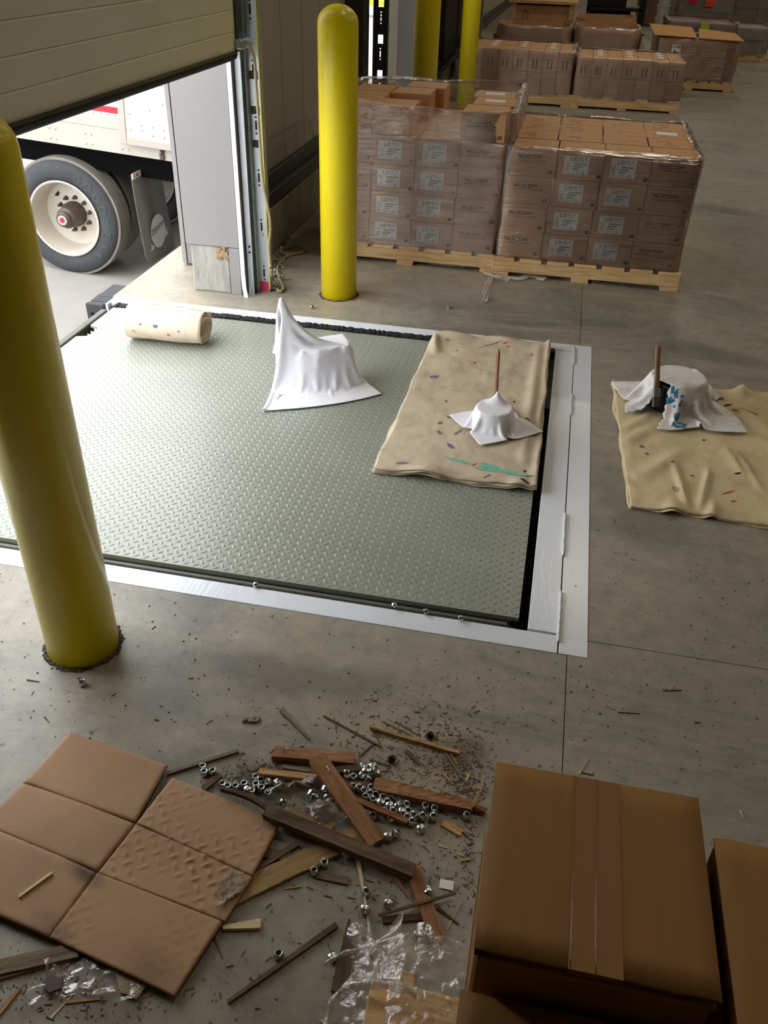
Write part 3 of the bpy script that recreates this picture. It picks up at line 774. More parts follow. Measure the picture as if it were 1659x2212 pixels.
wrap(-.035, 1.145, 10.68, 11.64, .10, .51, 'stretch_wrap', 'glossy stretch wrap over the far right carton block', group=wg, wob=.012)
tag(MB().grid([[(-.055+.02*math.sin(k*1.3+j), 10.70+j*.1, .08+k*.06) for j in range(5)] for k in range(8)]).obj('hanging_film', M_FILMG, smooth='all'), 'dark crumpled film hanging between the two far carton blocks', 'plastic wrap')

def open_bin(x0, x1, y0, y1, z1, label, dark=True, tall=.13):
    t = thing('bulk_bin', label, 'box', ((x0+x1)/2, (y0+y1)/2, 0), group='open corrugated bulk bins')
    w, d = x1-x0, y1-y0; c = .12
    P = [(-w/2+c,-d/2),(w/2-c,-d/2),(w/2,-d/2+c),(w/2,d/2-c),(w/2-c,d/2),(-w/2+c,d/2),(-w/2,d/2-c),(-w/2,-d/2+c)]
    m = MB(); n = 8; th = .012
    Q = [(x*(1-th*2/w), y*(1-th*2/d)) for x, y in P]
    zz = [z1+rnd(-.02,.015) for _ in range(n)]
    vs = [(p[0],p[1],tall) for p in P]+[(p[0],p[1],zz[i]) for i, p in enumerate(P)]+[(q[0],q[1],zz[i]) for i, q in enumerate(Q)]+[(q[0],q[1],tall) for q in Q]
    m.add(vs, [(r*n+i, r*n+(i+1)%n, (r+1)*n+(i+1)%n, (r+1)*n+i) for r in range(3) for i in range(n)])
    m.obj('bin_wall', M_CARD, t)
    MB().prism(Q, tall, tall+.02).obj('bin_floor', M_CARD, t)
    m = MB()
    for i in range(14):
        s = rnd(.04,.1); cx, cy = rnd(-w*.35,w*.35), rnd(-d*.35,d*.35)
        m.box(-s, s, -s*.5, s*.5, 0, .02, Matrix.Translation((cx, cy, z1-.12+rnd(-.06,.05))) @ Matrix.Rotation(rnd(0,3),4,'Z') @ Matrix.Rotation(rnd(-.8,.8),4,'X'))
    o = m.obj('scrap_contents', M_STEELDK, t); o['kind'] = 'stuff'
    pallet(x0, x1, y0, y1, 'pallet under the %s' % label, tall-.002)
    return t
b = open_bin(-1.10, -.15, 12.75, 13.65, .62, 'open bulk bin with scrap inside, left of the two bins')
MB().box(-.10,.0,-.456,-.452,.26,.44).obj('paper_note', M_LABEL, b)
o_ = MB().box(-.085,-.02,-.458,-.4565,.40,.415).obj('print', M_INK, b)
m = MB()
for i, s in enumerate((1,0,1,1,0,1)): m.box(-.088+i*.014,-.088+i*.014+.008,-.458,-.4565,.31,.35)
m.obj('print', M_INK, b)
b2 = open_bin(-.10, .72, 12.75, 13.65, .64, 'open bulk bin with torn rim, right of the two bins')
open_bin(-.12, .70, 13.95, 14.8, .66, 'open bulk bin behind the right-hand bin')
for a in ((-1.115,-.135,12.73,13.67,.62),( -.115,.735,12.73,13.67,.63)):
    wrap_child(b if a[0] < -1 else b2, a[0],a[1],a[2],a[3],.12,a[4],'stretch_wrap','clear wrap clinging to %s open bulk bin' % ('the left' if a[0] < -1 else 'the right'), r=.12, group=wg, wob=.014)
# crate behind
t = thing('wooden_crate', 'wooden framed crate with wrapped boards behind the left bulk bin', 'crate', (-.63, 14.9, 0))
MB().box(-.45,.45,-.35,.35,.12,.74,c=.005).obj('crate_panel', M_CARD, t)
for x in (-.45,.39): MB().box(x,x+.07,-.375,-.352,.1,.76,c=.003).obj('post', M_PALLET, t)
MB().box(-.50,.50,-.40,.40,.76,.80,c=.004).obj('lid', M_PALLET, t)
MB().box(-.47,.47,-.4,.4,0,.10,c=.004).obj('base', M_PALLET, t)
m = MB().lathe([(.04,0),(.045,.0),(.045,.002),(.04,.002)], 20, Matrix.Translation((-.24,-.3515,.60)) @ Matrix.Scale(1.5,4,(0,0,1)) @ Matrix.Rotation(math.radians(90),4,'X'), close=True)
m.box(-.243,-.237,-.3535,-.352,.58,.68)
m.obj('circled_mark', M_INK, t)
# second crate stub left
t = thing('wrapped_bundle', 'pale wrapped bundle leaning between far bollard and left bulk bin', 'bundle', (-1.28, 12.6, 0))
MB().box(-.16,.14,-.4,.5,0,.5,c=.03).obj('bundle_body', M_CURB, t)
MB().box(-.02,.03,-.43,-.41,.05,1.2,c=.004).obj('post', M_GREYP, t)
MB().box(-.10,-.04,-.43,-.41,.2,1.2,c=.004).obj('post', M_RACK, t)
# pallet box with flap lid
t = thing('pallet_box', 'large wrapped pallet box with tan flap lid torn open, right of the far cartons', 'box', (1.42, 13.05, 0))
MB().box(-.47,.50,-.45,.45,.115,.575,c=.006).obj('box_body', M_CARD, t)
m = MB(); m.add([(-.54,-.47,.60),(-.02,-.47,.588),(-.03,.30,.64),(-.58,.30,.66)],[(0,1,2,3)]); m.add([(0,-.47,.585),(.54,-.50,.58),(.52,.24,.60),(.06,.30,.63)],[(0,1,2,3)])
solid(m.obj('lid_flap', M_TAN if False else mat('flap_tan',(206,158,96),.8), t), .01)
MB().box(-.06,.1,-.2,.2,.574,.580).obj('torn_gap', M_PIT, t)
MB().box(.37,.47,-.462,-.452,.13,.56,c=.003).obj('corner_board', M_STRAP, t)
MB().box(-.30,-.19,-.465,-.455,.29,.50).obj('paper_note', M_LABEL, t)
m = MB()
for i in range(5): m.box(-.29+i*.018,-.28+i*.018,-.467,-.4655,.47,.485)
m.box(-.27,-.25,-.467,-.4655,.36,.44); m.box(-.24,-.215,-.467,-.4655,.34,.42); m.box(-.28,-.26,-.467,-.4655,.30,.35); m.box(-.25,-.22,-.467,-.4655,.305,.325)
m.obj('print', M_INK, t)
wrap_child(t, .93, 1.94, 12.585, 13.52, .10, .57, 'stretch_wrap', 'clear wrap round the pallet box with the flap lid', group=wg, wob=.015)
pallet(.93, 1.94, 12.58, 13.5, 'pallet under the large pallet box with flap lid', .108)
# black rack and its column
t = thing('steel_rack', 'black steel rack with shelves of dark parts behind the bulk bins', 'rack', (.45, 17.5, 0))
for x in (-.45,.42): MB().box(x,x+.06,-.4,-.34,0,1.8,c=.004).obj('upright', M_RACK, t)
for zz in (.12,.32,.55,.85,1.2): MB().box(-.45,.48,-.4,.3,zz,zz+.05,c=.004).obj('shelf', M_RACK, t)
MB().box(-.43,.3,-.3,.25,.17,.30,c=.01).obj('dark_load', M_RACK, t); MB().box(-.43,.3,-.3,.25,.37,.53,c=.01).obj('dark_load', M_UNDER, t); MB().box(-.43,.2,-.3,.25,.6,.84,c=.01).obj('dark_load', M_RACK, t)
t = thing('rack_column', 'black rack column standing on the floor beyond the bulk bins', 'column', (1.06, 19.7, 0))
MB().box(-.06,.06,-.05,.05,0,3,c=.006).obj('upright', mat('rack_navy',(22,28,44),.4), t); MB().box(-.12,.12,-.1,.1,0,.02).obj('foot_plate', M_RACK, t)
# far wrapped loads top right
def load(x, y, w, d, h, label, mm=M_CARD, parts=3, seed=1):
    t = thing('wrapped_load', label, 'load', (x, y, 0), group=None); R = random.Random(seed)
    MB().box(-w/2,w/2,-d/2,d/2,0,.11,c=.004).obj('load_pallet', M_PALLET, t)
    n = parts
    for i in range(n):
        for k in range(2):
            MB().box(-w/2+i*w/n+.006, -w/2+(i+1)*w/n-.006, -d/2+.01, d/2, .112+k*(h-.12)/2, .108+(k+1)*(h-.12)/2+R.uniform(-.03,.0), c=.006).obj('packed_box', mm, t)
    wrap_child(t, x-w/2-.01, x+w/2+.01, y-d/2-.01, y+d/2+.01, .08, h, 'stretch_wrap', 'wrap on the %s' % label, group=wg, wob=.02)
    return t
M_BRN = mat('brown_load', (120,92,74), .6)
t = load(1.72, 15.6, 1.0, .9, .60, 'low wrapped load with peaked film and lime label behind the flap-lid box', M_BRN, 2, 1)
MB().box(-.02,.10,-.475,-.47,.44,.58).obj('lime_label', M_LIME, t)
t = load(2.05, 18.6, .95, .9, .98, 'tall wrapped load carrying an orange sticker', M_BRN, 2, 2)
MB().box(-.02,.14,-.485,-.48,.62,.80).obj('orange_label', M_ORANGE, t); MB().box(-.30,-.16,-.485,-.48,.66,.74).obj('red_label', M_REFR, t)
t = thing('pail_stack', 'stack of white tubs beside the load with the orange sticker', 'tub', (1.38, 18.5, 0))
for k in range(5): MB().lathe([(.11,k*.2),(.13,k*.2+.17),(.14,k*.2+.17),(.14,k*.2+.195),(.0,k*.2+.195)], 20).obj('pail', M_WHITEP, t)
t = thing('film_roll_stand', 'dark wrapped cylinder standing left of the white tubs', 'roll', (.98+.55, 22.2, 0))
MB().lathe([(.42,0),(.46,.05),(.46,1.3),(.0,1.3)], 28).obj('wrapped_roll', M_BRN, t)
load(3.15, 19.9, .9, .9, 1.0, 'wrapped load at the far right under grey sacks', M_BRN, 2, 3)
load(2.62, 16.6, .55, .8, .50, 'small glossy wrapped load at the right edge of the photo', mat('grey_load',(150,140,128),.5), 1, 4)
load(4.2, 23.5, 1.6, 1, 1.2, 'far grey wrapped load in the top right corner', M_CURB, 3, 5)
load(2.6, 24.9, 1.2, 1, 1.2, 'far pale wrapped load behind the orange-stickered one', M_CURB, 2, 6)
# black panel on wall
t = thing('wall_black_panel', 'black panel standing on the curb between the two far bollards', 'panel', (-1.55, 12.0, .27))
MB().box(-.05,.02,-1.1,.75,.10,1.9,c=.01).obj('panel_body', M_RACK, t); MB().box(.02,.03,-.05,-.03,.12,1.9).obj('seam_strip', M_STEELDK, t)
MB().box(-.08,.03,-1.15,.8,.0,.02).obj('bottom_angle', M_STEELDK, t)

# ------------------------------------------------------------------ trailer outside
TH = math.radians(3.9)
tr = thing('semi_trailer', 'white semi trailer backed to the next dock, only its lower side in view', 'truck', (-4.55, 7.26, -1.222), (0, TH, 0))
MB().box(-9, 2.25, -.01, 2.45, 1.195, 1.385, c=.004).obj('bottom_rail', M_TRUCKR, tr)
MB().box(-9, 2.25, 0, 2.44, 1.386, 1.475, c=.003).obj('lower_side_band', M_TRUCKR, tr)
MB().box(-9, 2.25, .004, 2.43, 1.476, 3.6, c=.003).obj('side_panel', M_TRUCKW, tr)
MB().box(-8.8, 2.2, .15, 2.2, .98, 1.19).obj('slider_frame', M_UNDER, tr)
MB().box(-.1, .1, .3, 2.1, .45, .62).obj('axle', M_UNDER, tr)
MB().box(1.5, 2.2, .9, 2.0, .3, 1.18).obj('rear_underframe', M_UNDER, tr)
MB().box(-2.4,-1.0, .3, .5, .55, 1.2).obj('suspension', M_UNDER, tr)
m = MB()
def rivet(x, z, y=-.01, r=.013): m.lathe([(r,0),(r*.75,.005),(0,.007)], 8, Matrix.Translation((x,y,z)) @ Matrix.Rotation(math.radians(90),4,'X'))
for k in range(9):
    x = -1.0+k*.335-.0
    for dx in (0,.055):
        rivet(x+dx, 1.24); 
        rivet(x+dx, 1.325)
for k in range(30): rivet(-1+k*.068, 1.50, .002, .009)
m.obj('rivets', M_GALV, tr)['kind'] = 'stuff'
MB().box(-.6, .70, -.001, .003, 1.515, 1.565).obj('red_reflector', M_REFR, tr)
# folded-back rear door
fd = MB().box(.73, 2.0, -.075, -.03, 1.33, 3.6, c=.004).obj('swing_door', M_TRUCKW, tr)
m = MB(); m.box(.70,.76,-.085,-.075,1.30,3.6,c=.003); m.box(.76,2.0,-.085,-.075,1.30,1.36,c=.003); m.obj('door_frame', mat('alu_frame',(176,168,158),.4,metal=.5), fd)
m = MB()
for a, b in ((.90,1.43),(.90,1.47),(1.10,1.46),(1.10,1.40),(.98,1.60),(1.1,1.8),(1.1,1.66),(.80,1.42),(.80,1.55),(1.0,1.40),(1.0,1.47)): rivet(a, b, -.076, .012)
m.obj('rivet', M_GALV, fd)['kind'] = 'stuff'
o = MB().lathe([(0,.03),(.012,.03),(.012,.012),(.022,.01),(.022,0)], 10, Matrix.Translation((1.05,-.01,1.27)) @ Matrix.Rotation(math.radians(90),4,'X')).obj('latch_knob', M_HUB, tr)
MB().box(1.03,1.07,-.03,-.01,1.20,1.25,c=.004).obj('latch_base', M_HUB, tr)
# wheels
def wheel(y, z, x, outer, name):
    R_ = .535; W_ = .27
    Mx = Matrix.Translation((x, y, z)) @ Matrix.Rotation(math.radians(90), 4, 'X')   # local z -> -y (outwards)
    t = bpy.data.objects.new(name, None); COL.objects.link(t); t.parent = tr
    hw = W_/2
    MB().lathe([(.335,-hw),(.40,-hw-.008),(.48,-hw+.0),(.515,-hw+.03),(.515,hw-.03),(.48,hw),(.43,hw+.010),(.40,hw+.008),(.345,hw-.002),(.335,hw-.02)], 72, Mx, close=True).obj('tyre_wall', M_TYRE, t, smooth='all')
    m = MB(); zz = -hw+.03; ribs = 5; rw = (W_-.05)/ribs
    for i in range(ribs):
        a = -hw+.025+i*rw; m.lathe([(.51,a+.004),(R_-.004,a+.005),(R_,a+.008),(R_,a+rw-.008),(R_-.004,a+rw-.005),(.51,a+rw-.004)], 72, Mx, close=True)
    m.obj('tread_ribs', M_TREAD, t, smooth=True)
    MB().lathe([(.345,hw+.012),(.335,hw+.016),(.325,hw+.010),(.318,hw-.03),(.300,hw-.10),(.292,hw-.17),(.285,hw-.20),(.20,hw-.215),(.17,hw-.20),(.09,hw-.20),(.085,hw-.26),(.345,hw-.27)], 64, Mx, caps=False).obj('rim', M_RIM, t, smooth=True)
    if outer:
        MB().lathe([(.115,hw-.205),(.115,hw-.14),(.095,hw-.11),(.093,hw-.02),(.07,hw+.0),(.07,hw+.03),(.055,hw+.045),(0,hw+.045)], 28, Mx).obj('hub', M_HUB, t, smooth=True)
        MB().lathe([(.045,hw+.046),(.045,hw+.05),(0,hw+.05)], 24, Mx).obj('hub_cap', M_GALV, t)
        MB().lathe([(.024,hw+.051),(.024,hw+.054),(0,hw+.055)], 20, Mx).obj('red_hub_dot', M_REFR, t)
        for k in range(10):
            a = 2*math.pi*k/10+.2
            Mk = Mx @ Matrix.Translation((.152*math.cos(a), .152*math.sin(a), hw-.205))
            MB().lathe([(.021,0),(.021,.012),(.017,.014),(.016,.038),(.009,.042),(.009,.062),(0,.063)], 10, Mk).obj('lug_nut', M_HUB, t)
        a = math.radians(138)
        MB().lathe([(.034,0),(.034,.004),(0,.004)], 20, Mx @ Matrix.Translation((.245*math.cos(a), .245*math.sin(a), hw-.212))).obj('hand_hole', M_BLACK, t)
        word = 'GOODYEAR'
        Rc = .415
        for i, ch in enumerate(word):
            a = math.radians(66-i*15.5)
            me = text_mesh(ch, .105, ext=.003, bold=.001); me.materials.append(M_TYREL)
            Mk = Mx @ Matrix.Rotation(a, 4, 'Z') @ Matrix.Translation((Rc, 0, hw+.009)) @ Matrix.Rotation(math.radians(-90), 4, 'Z')
            me.transform(Mk); link('raised_letter', me, t)
    return t
wheel(.14, .535, .04, True, 'wheel'); wheel(.49, .535, 0, False, 'wheel')
wheel(1.85, .535, .05, False, 'wheel'); wheel(2.2, .535, .05, False, 'wheel')
# mud flap
fl = thing('mud_flap', 'dark rubber mud flap with round white badge hanging behind the tyre', 'mud flap', (-3.74, 7.3, -.24))
m = MB(); rows = []
for i in range(13):
    z = -i*.066; sw = .06*(i/12)**1.5
    y0, y1 = -.05-.03*(i/12), .50+.02*(i/12)
    if i == 12: rows.append([(.02+sw, y0+.05, z), (.02+sw+.01, (y0+y1)/2, z-.012), (.02+sw+.02, y1-.06, z)])
    else: rows.append([(.0+sw, y0, z), (.008+sw, (y0+y1)/2, z), (.016+sw, y1, z)])
solid(m.grid(rows).obj('rubber_sheet', M_FLAP, fl, smooth='all'), .009)
MB().box(.006,.016,-.05,.50,-.045,.005).obj('hanger_bar', M_RIM, fl)
for y in (.03,.22,.42): MB().lathe([(.012,0),(.012,.006)], 6, Matrix.Translation((.016,y,-.02)) @ Matrix.Rotation(math.radians(90),4,'Y')).obj('bolt', M_HUB, fl)
for k_ in ('category','group'):
    if k_ in fl: del fl[k_]
bpy.context.view_layer.update()
fl.parent = tr; fl.matrix_parent_inverse = tr.matrix_world.inverted()
# badge faces +x
Mb = Matrix.Translation((.068,.21,-.56)) @ Matrix.Rotation(math.radians(90),4,'Z') @ Matrix.Rotation(math.radians(90),4,'X') @ Matrix.Scale(.92,4)
ba = MB().lathe([(.165,0),(.165,.002),(0,.002)], 32, Mb)
for sx in (-1,1):
    ba.prism([(sx*.14,-.09+sx*.02),(sx*.215,-.05+sx*.03),(sx*.19,-.085+sx*.03),(sx*.225,-.115+sx*.03),(sx*.14,-.12+sx*.02)], 0, .002, Mb)
ba = ba.obj('badge', M_FLAPL, fl)
me = text_mesh('STOUGHTON', .062, bold=.0008); me.materials.append(M_NAVY)
me.transform(Mb @ Matrix.Translation((0,.035,.0035)) @ Matrix.Rotation(math.radians(8),4,'Z') @ Matrix.Scale(.82,4,(1,0,0))); link('badge_lettering', me, fl)
Mq = Mb @ Matrix.Translation((0,.035,.003)) @ Matrix.Rotation(math.radians(8),4,'Z')
m = MB()
for a in ((-.155,-.035,-.032,-.029),(-.155,-.035,.029,.032),(-.155,-.151,-.032,.032)): m.box(a[0],a[1],a[2],a[3],0,.001,Mq)
m.obj('badge_outline', M_NAVY, fl)
# beyond the second opening
t = thing('guard_rail', 'yellow guard rail in the yard beyond the second opening', 'rail', (-6.2, 30, -1.2))
MB().box(-3.0,3.0,-.05,.05,.80,.95,c=.01).obj('top_rail', M_YELLOW, t)
for x in (-2.2,-.7,.8,2.2): MB().box(x-.05,x+.05,-.05,.05,-.2,.9,c=.01).obj('post', M_YELLOW, t)
tag(MB().box(-12,-3,34,36,-1.0,2.2,c=.03).obj('yard_container', M_TRUCKW), 'white container far out in the yard beyond the guard rail', 'container')
tag(MB().box(-10,-6.8,33.5,33.9,.3,2.4,c=.02).obj('green_sign_board', mat('green_board',(40,160,90),.6)), 'green board at the container in the yard', 'board')
tag(MB().box(-6.6,-5.6,33.4,33.9,-.3,.2,c=.02).obj('red_crate', mat('faded_red',(200,110,84),.6)), 'faded red crate in the yard behind the yellow rail', 'crate')

# ------------------------------------------------------------------ rags: small cloth solver
def drape(cx, cy, sx, sy, ang, z0, solids, n=44, steps=230, seed=0, ground=.006, pins=()):
    """position-based cloth sheet dropped on boxes / cylinders / spheres; returns a grid of points"""
    rs = np.random.RandomState(seed)
    u, v = np.meshgrid(np.linspace(-.5,.5,n), np.linspace(-.5,.5,n), indexing='ij')
    ca, sa = math.cos(ang), math.sin(ang)
    X = u*sx+.006*rs.randn(n,1)*(abs(v) > .45); Y = v*sy+.006*rs.randn(1,n)*(abs(u) > .45)
    P = np.stack([cx+X*ca-Y*sa, cy+X*sa+Y*ca, np.full_like(X, z0)+.004*np.sin(u*9+seed)*np.cos(v*7)+.0015*rs.randn(n,n)], -1)
    dx, dy = sx/(n-1), sy/(n-1); dd = math.hypot(dx, dy)
    Vv = np.zeros_like(P); dt = .012
    S = slice
    def con(A, B, r, k):
        d = P[B]-P[A]; l = np.sqrt((d**2).sum(-1, keepdims=True))+1e-9
        c = d*(k*.5*(l-r)/l); P[A] += c; P[B] -= c
    pairs = []
    for o in (0,1):
        i0 = np.arange(o, n-1, 2)
        pairs.append((np.ix_(i0, np.arange(n)), np.ix_(i0+1, np.arange(n)), dx, 1.0))
        pairs.append((np.ix_(np.arange(n), i0), np.ix_(np.arange(n), i0+1), dy, 1.0))
        pairs.append((np.ix_(i0, np.arange(n-1)), np.ix_(i0+1, np.arange(1,n)), dd, .5))
        pairs.append((np.ix_(i0, np.arange(1,n)), np.ix_(i0+1, np.arange(n-1)), dd, .5))
    for o in range(4):
        i0 = np.arange(o, n-2, 4); i0 = i0[i0+2 < n]
        pairs.append((np.ix_(i0, np.arange(n)), np.ix_(i0+2, np.arange(n)), dx*2, .12))
        pairs.append((np.ix_(np.arange(n), i0), np.ix_(np.arange(n), i0+2), dy*2, .12))
    def collide():
        hit = np.zeros(P.shape[:2], bool)
        for s in solids:
            if s[0] == 'ball':
                d = P-np.array(s[1]); l = np.sqrt((d**2).sum(-1)); k = l < s[2]
                P[k] = np.array(s[1])+d[k]/l[k][:,None]*s[2]; hit |= k
            elif s[0] == 'cyl':
                _, x, y, r, h = s; d = P[...,:2]-np.array([x,y]); l = np.sqrt((d**2).sum(-1)); k = (l < r) & (P[...,2] < h)
                up = k & ((h-P[...,2]) < (r-l)+.012); out = k & ~up
                P[up,2] = h; P[out,:2] = np.array([x,y])+d[out]/(l[out][:,None]+1e-9)*r; hit |= k
            elif s[0] == 'box':
                _, x, y, a, hx, hy, h = s; c_, s_ = math.cos(a), math.sin(a)
                dxx = P[...,0]-x; dyy = P[...,1]-y; lx = dxx*c_+dyy*s_; ly = -dxx*s_+dyy*c_
                k = (abs(lx) < hx) & (abs(ly) < hy) & (P[...,2] < h)
                pz = h-P[...,2]; ex = hx-abs(lx); ey = hy-abs(ly)
                up = k & (pz < np.minimum(ex,ey)+.012); ox = k & ~up & (ex <= ey); oy = k & ~up & (ey < ex)
                P[up,2] = h
                lx = np.where(ox, np.sign(lx)*hx, lx); ly = np.where(oy, np.sign(ly)*hy, ly); kk = ox | oy
                P[kk,0] = (x+lx*c_-ly*s_)[kk]; P[kk,1] = (y+lx*s_+ly*c_)[kk]; hit |= k
        g = P[...,2] < ground; P[g,2] = ground; hit |= g
        return hit
    for it in range(steps):
        old = P.copy(); Vv[...,2] -= 9.8*dt; Vv *= .985; P += Vv*dt
        for _ in range(9):
            for A, B, r, k in pairs: con(A, B, r, k)
            for (pu, pv, tg) in pins:
                a_ = min(1, it/60); ii, jj = int((pu+.5)*(n-1)), int((pv+.5)*(n-1)); P[ii,jj] = P[ii,jj]*(1-a_)+np.array(tg)*a_ if it < 60 else np.array(tg)
        hit = collide()
        Vv = (P-old)/dt; Vv[hit] *= .25
    return P
def cloth_obj(name, P, m, parent=None, th=.0016, drop=None):
    n, k = P.shape[:2]; mb = MB(); mb.v = [tuple(p) for p in P.reshape(-1,3)]
    for i in range(n-1):
        for j in range(k-1):
            q = (i*k+j, i*k+j+1, (i+1)*k+j+1, (i+1)*k+j)
            c = (P[i,j]+P[i+1,j+1])/2
            if drop and drop(c): continue
            mb.f.append(q)
    me = mb.mesh(name, m, 'all'); o = link(name, me, parent)
    s = o.modifiers.new('smooth', 'SUBSURF'); s.levels = 1; s.render_levels = 1
    return solid(o, th)
# rag 1 over a can with a brush standing in it
def capsule(a, b, r, k=12): return [('ball', tuple(Vector(a).lerp(Vector(b), i/(k-1))), r) for i in range(k)]
A33 = math.radians(33)
c1 = Vector((-.86, 3.215, 0))
APEX = [(-.13+.02*i, .27+.02*j, (-1.035+.010*i*.9-.010*j*.4, 3.125+.010*i*.4+.010*j*.9, .398-.010*math.hypot(i, j))) for i in (-1,0,1) for j in (-1,0,1)]
P = drape(-.90, 3.14, .52, .60, math.radians(25), .40, [('box', c1.x, c1.y, A33, .088, .075, .185)]+capsule((-.96,3.16,.10),(-1.035,3.125,.375),.016,16), n=50, steps=260, seed=2, ground=.007, pins=APEX+[(-.03,-.04,(-.955,3.105,.190)),(.24,-.04,(-.80,3.205,.190))])
tag(cloth_obj('white_rag', P, M_CLOTH), 'clean white rag peaked like a tent over a can on the deck', 'rag')
t = thing('paint_can', 'square can hidden under the tent-shaped white rag on the deck', 'can', (c1.x, c1.y, .0025), (0,0,A33))
MB().box(-.070,.070,-.058,.058,0,.168,c=.01).obj('can_body', M_BUCKET, t); MB().lathe([(.03,.168),(.03,.174),(.0,.174)], 20).obj('cap', M_GALV, t)
def brush(base, tip, label, mm, shown=True):
    b, tp = Vector(base), Vector(tip); d = (tp-b); L_ = d.length; q = d.to_track_quat('Z','Y')
    t = thing('paint_brush', label, 'brush', tuple(b)); t.rotation_mode = 'QUATERNION'; t.rotation_quaternion = q
    prof = [(-.0,.009),(.3,.0085),(.6,.0075),(.85,.0085),(.95,.008),(1,.004)]
    m = MB(); rings = []
    for u, r in prof:
        rings.append([(r*1.4*math.cos(a), r*.85*math.sin(a), u*L_) for a in np.linspace(0, 2*math.pi, 13)[:-1]])
    n = 12; vs = [p for rg in rings for p in rg]
    m.add(vs, [(i*n+j, i*n+(j+1)%n, (i+1)*n+(j+1)%n, (i+1)*n+j) for i in range(len(rings)-1) for j in range(n)]+[tuple(range(n))[::-1], tuple((len(rings)-1)*n+j for j in range(n))])
    m.obj('handle', mm, t, smooth='all')
    MB().lathe([(.0032,0),(.0032,.0004),(0,.0004)], 10, Matrix.Translation((0,-.0070,L_*.87)) @ Matrix.Rotation(math.radians(90),4,'X')).obj('hanging_hole', M_PIT, t)
    MB().box(-.016,.016,-.008,.008,-.035,.0,c=.002).obj('ferrule', M_GALV, t)
    MB().box(-.016,.016,-.007,.007,-.075,-.034,c=.003).obj('bristles', M_DEBRIS, t)
    return t
brush((-.955,3.165,.11), (-1.028,3.130,.350), 'brush leaning hidden under the peak of the tent-shaped rag', M_HANDLE)

# rag 2 over a cup on the folded canvas
c2 = Vector((-.135, 2.94, .02))
P = drape(-.13, 2.955, .33, .33, math.radians(38), .22, [('cyl', c2.x, c2.y, .078, .115),('ball',(-.25,2.955,.10),.022),('ball',(-.02,3.02,.10),.022)], n=42, steps=220, seed=5, ground=.036, pins=[(.04,.10,(-.132,2.992,.180))])
tag(cloth_obj('white_rag', P, M_CLOTH), 'small white rag crumpled over a cup on the folded canvas', 'rag')
t = thing('paint_cup', 'pale cup under the small rag on the folded canvas', 'cup', (c2.x, c2.y, .022))
MB().lathe([(.05,0),(.066,.09),(.068,.09),(.064,.086),(.048,.004),(0,.004)], 24).obj('cup_body', mat('cream_cup',(206,200,180),.5), t, smooth=True)
brush((-.136,3.005,.09), (-.148,3.0,.325), 'reddish brush handle standing upright through the small white rag', M_HANDLE)

# rag 3 over the black bucket on the right
c3 = Vector((.575, 3.34, .012)); hd = Vector((.485,3.262,0))
P = drape(.580, 3.33, .52, .52, math.radians(12), .26, [('cyl', c3.x, c3.y, .122, .148),('ball',(.66,3.42,.135),.03)], n=46, steps=230, seed=9, ground=.026)
ang0 = math.atan2(hd.y-c3.y-.02, hd.x-c3.x+.02)
def slit(c):
    a = math.atan2(c[1]-c3.y, c[0]-c3.x); r = math.hypot(c[0]-c3.x, c[1]-c3.y)
    d = abs((a-ang0+math.pi) % (2*math.pi)-math.pi); return r > .095 and d < .20+.9*max(0, .15-c[2])
rg = tag(cloth_obj('white_rag', P, M_RAGST, drop=slit), 'white rag with blue paint smears draped over the black bucket', 'rag')
# paint smears lifted off the rag's own surface
def smears(P, centre, rad, m, name, parent, seed, lift=.0022, keep=None):
    R = np.random.RandomState(seed); n, k = P.shape[:2]; mb = MB(); cx, cy, cz = centre
    from mathutils import noise
    D = P-np.array(centre); sel = (D**2).sum(-1) < rad**2
    ids = {}
    du = np.gradient(P, axis=0); dv = np.gradient(P, axis=1); Nn = np.cross(du, dv); Nn /= np.linalg.norm(Nn, axis=-1, keepdims=True)+1e-9
    cam_ = np.array([0,0,CAM_H])
    def vid(i, j):
        if (i,j) not in ids:
            nn = Nn[i,j]; nn = nn if np.dot(nn, cam_-P[i,j]) > 0 else -nn
            ids[(i,j)] = len(mb.v); mb.v.append(tuple(P[i,j]+nn*lift))
        return ids[(i,j)]
    for i in range(n-1):
        for j in range(k-1):
            if sel[i,j] and noise.noise(Vector(P[i,j])*55+Vector((seed,0,0))) > -.02 and R.rand() > .1:
                mb.f.append((vid(i,j), vid(i,j+1), vid(i+1,j+1), vid(i+1,j)))
    if mb.f: return mb.obj(name, m, parent, smooth='all')
smears(P, tuple(G(1466,908,.05)), .040, M_BLUE2, 'paint_smear', rg, 3)
smears(P, tuple(G(1455,865,.10)), .035, M_BLUE2, 'paint_smear', rg, 5)
smears(P, tuple(G(1485,870,.11)), .03, M_BLUE2, 'paint_smear', rg, 8)
t = thing('bucket', 'black plastic-lined bucket half covered by the blue-smeared rag', 'bucket', (c3.x, c3.y, .010))
MB().lathe([(.090,0),(.108,.128),(.112,.128),(.112,.122),(.106,.121),(.104,.124),(.086,.004),(0,.004)], 32).obj('bucket_body', M_BUCKET, t, smooth=True)
m = MB()
for k in range(26):
    a = k*.2416; r = .104+rnd(-.003,.003); m.tube([(r*.84*math.cos(a), r*.84*math.sin(a), .005), (r*.95*math.cos(a+.05), r*.95*math.sin(a+.05), .07), (r*1.02*math.cos(a), r*1.02*math.sin(a), .116)], .005, 6)
m.obj('plastic_liner', M_BUCKET, t, smooth='all')['kind'] = 'stuff'
brush((.485,3.25,.125), (.461,3.30,.288), 'worn brush handle rising from the black bucket', M_HANDLE2)
tag(MB().box(.44,.475,3.265,3.275,.0,.0).obj('x', M_BUCKET), 'x', 'x') if False else None

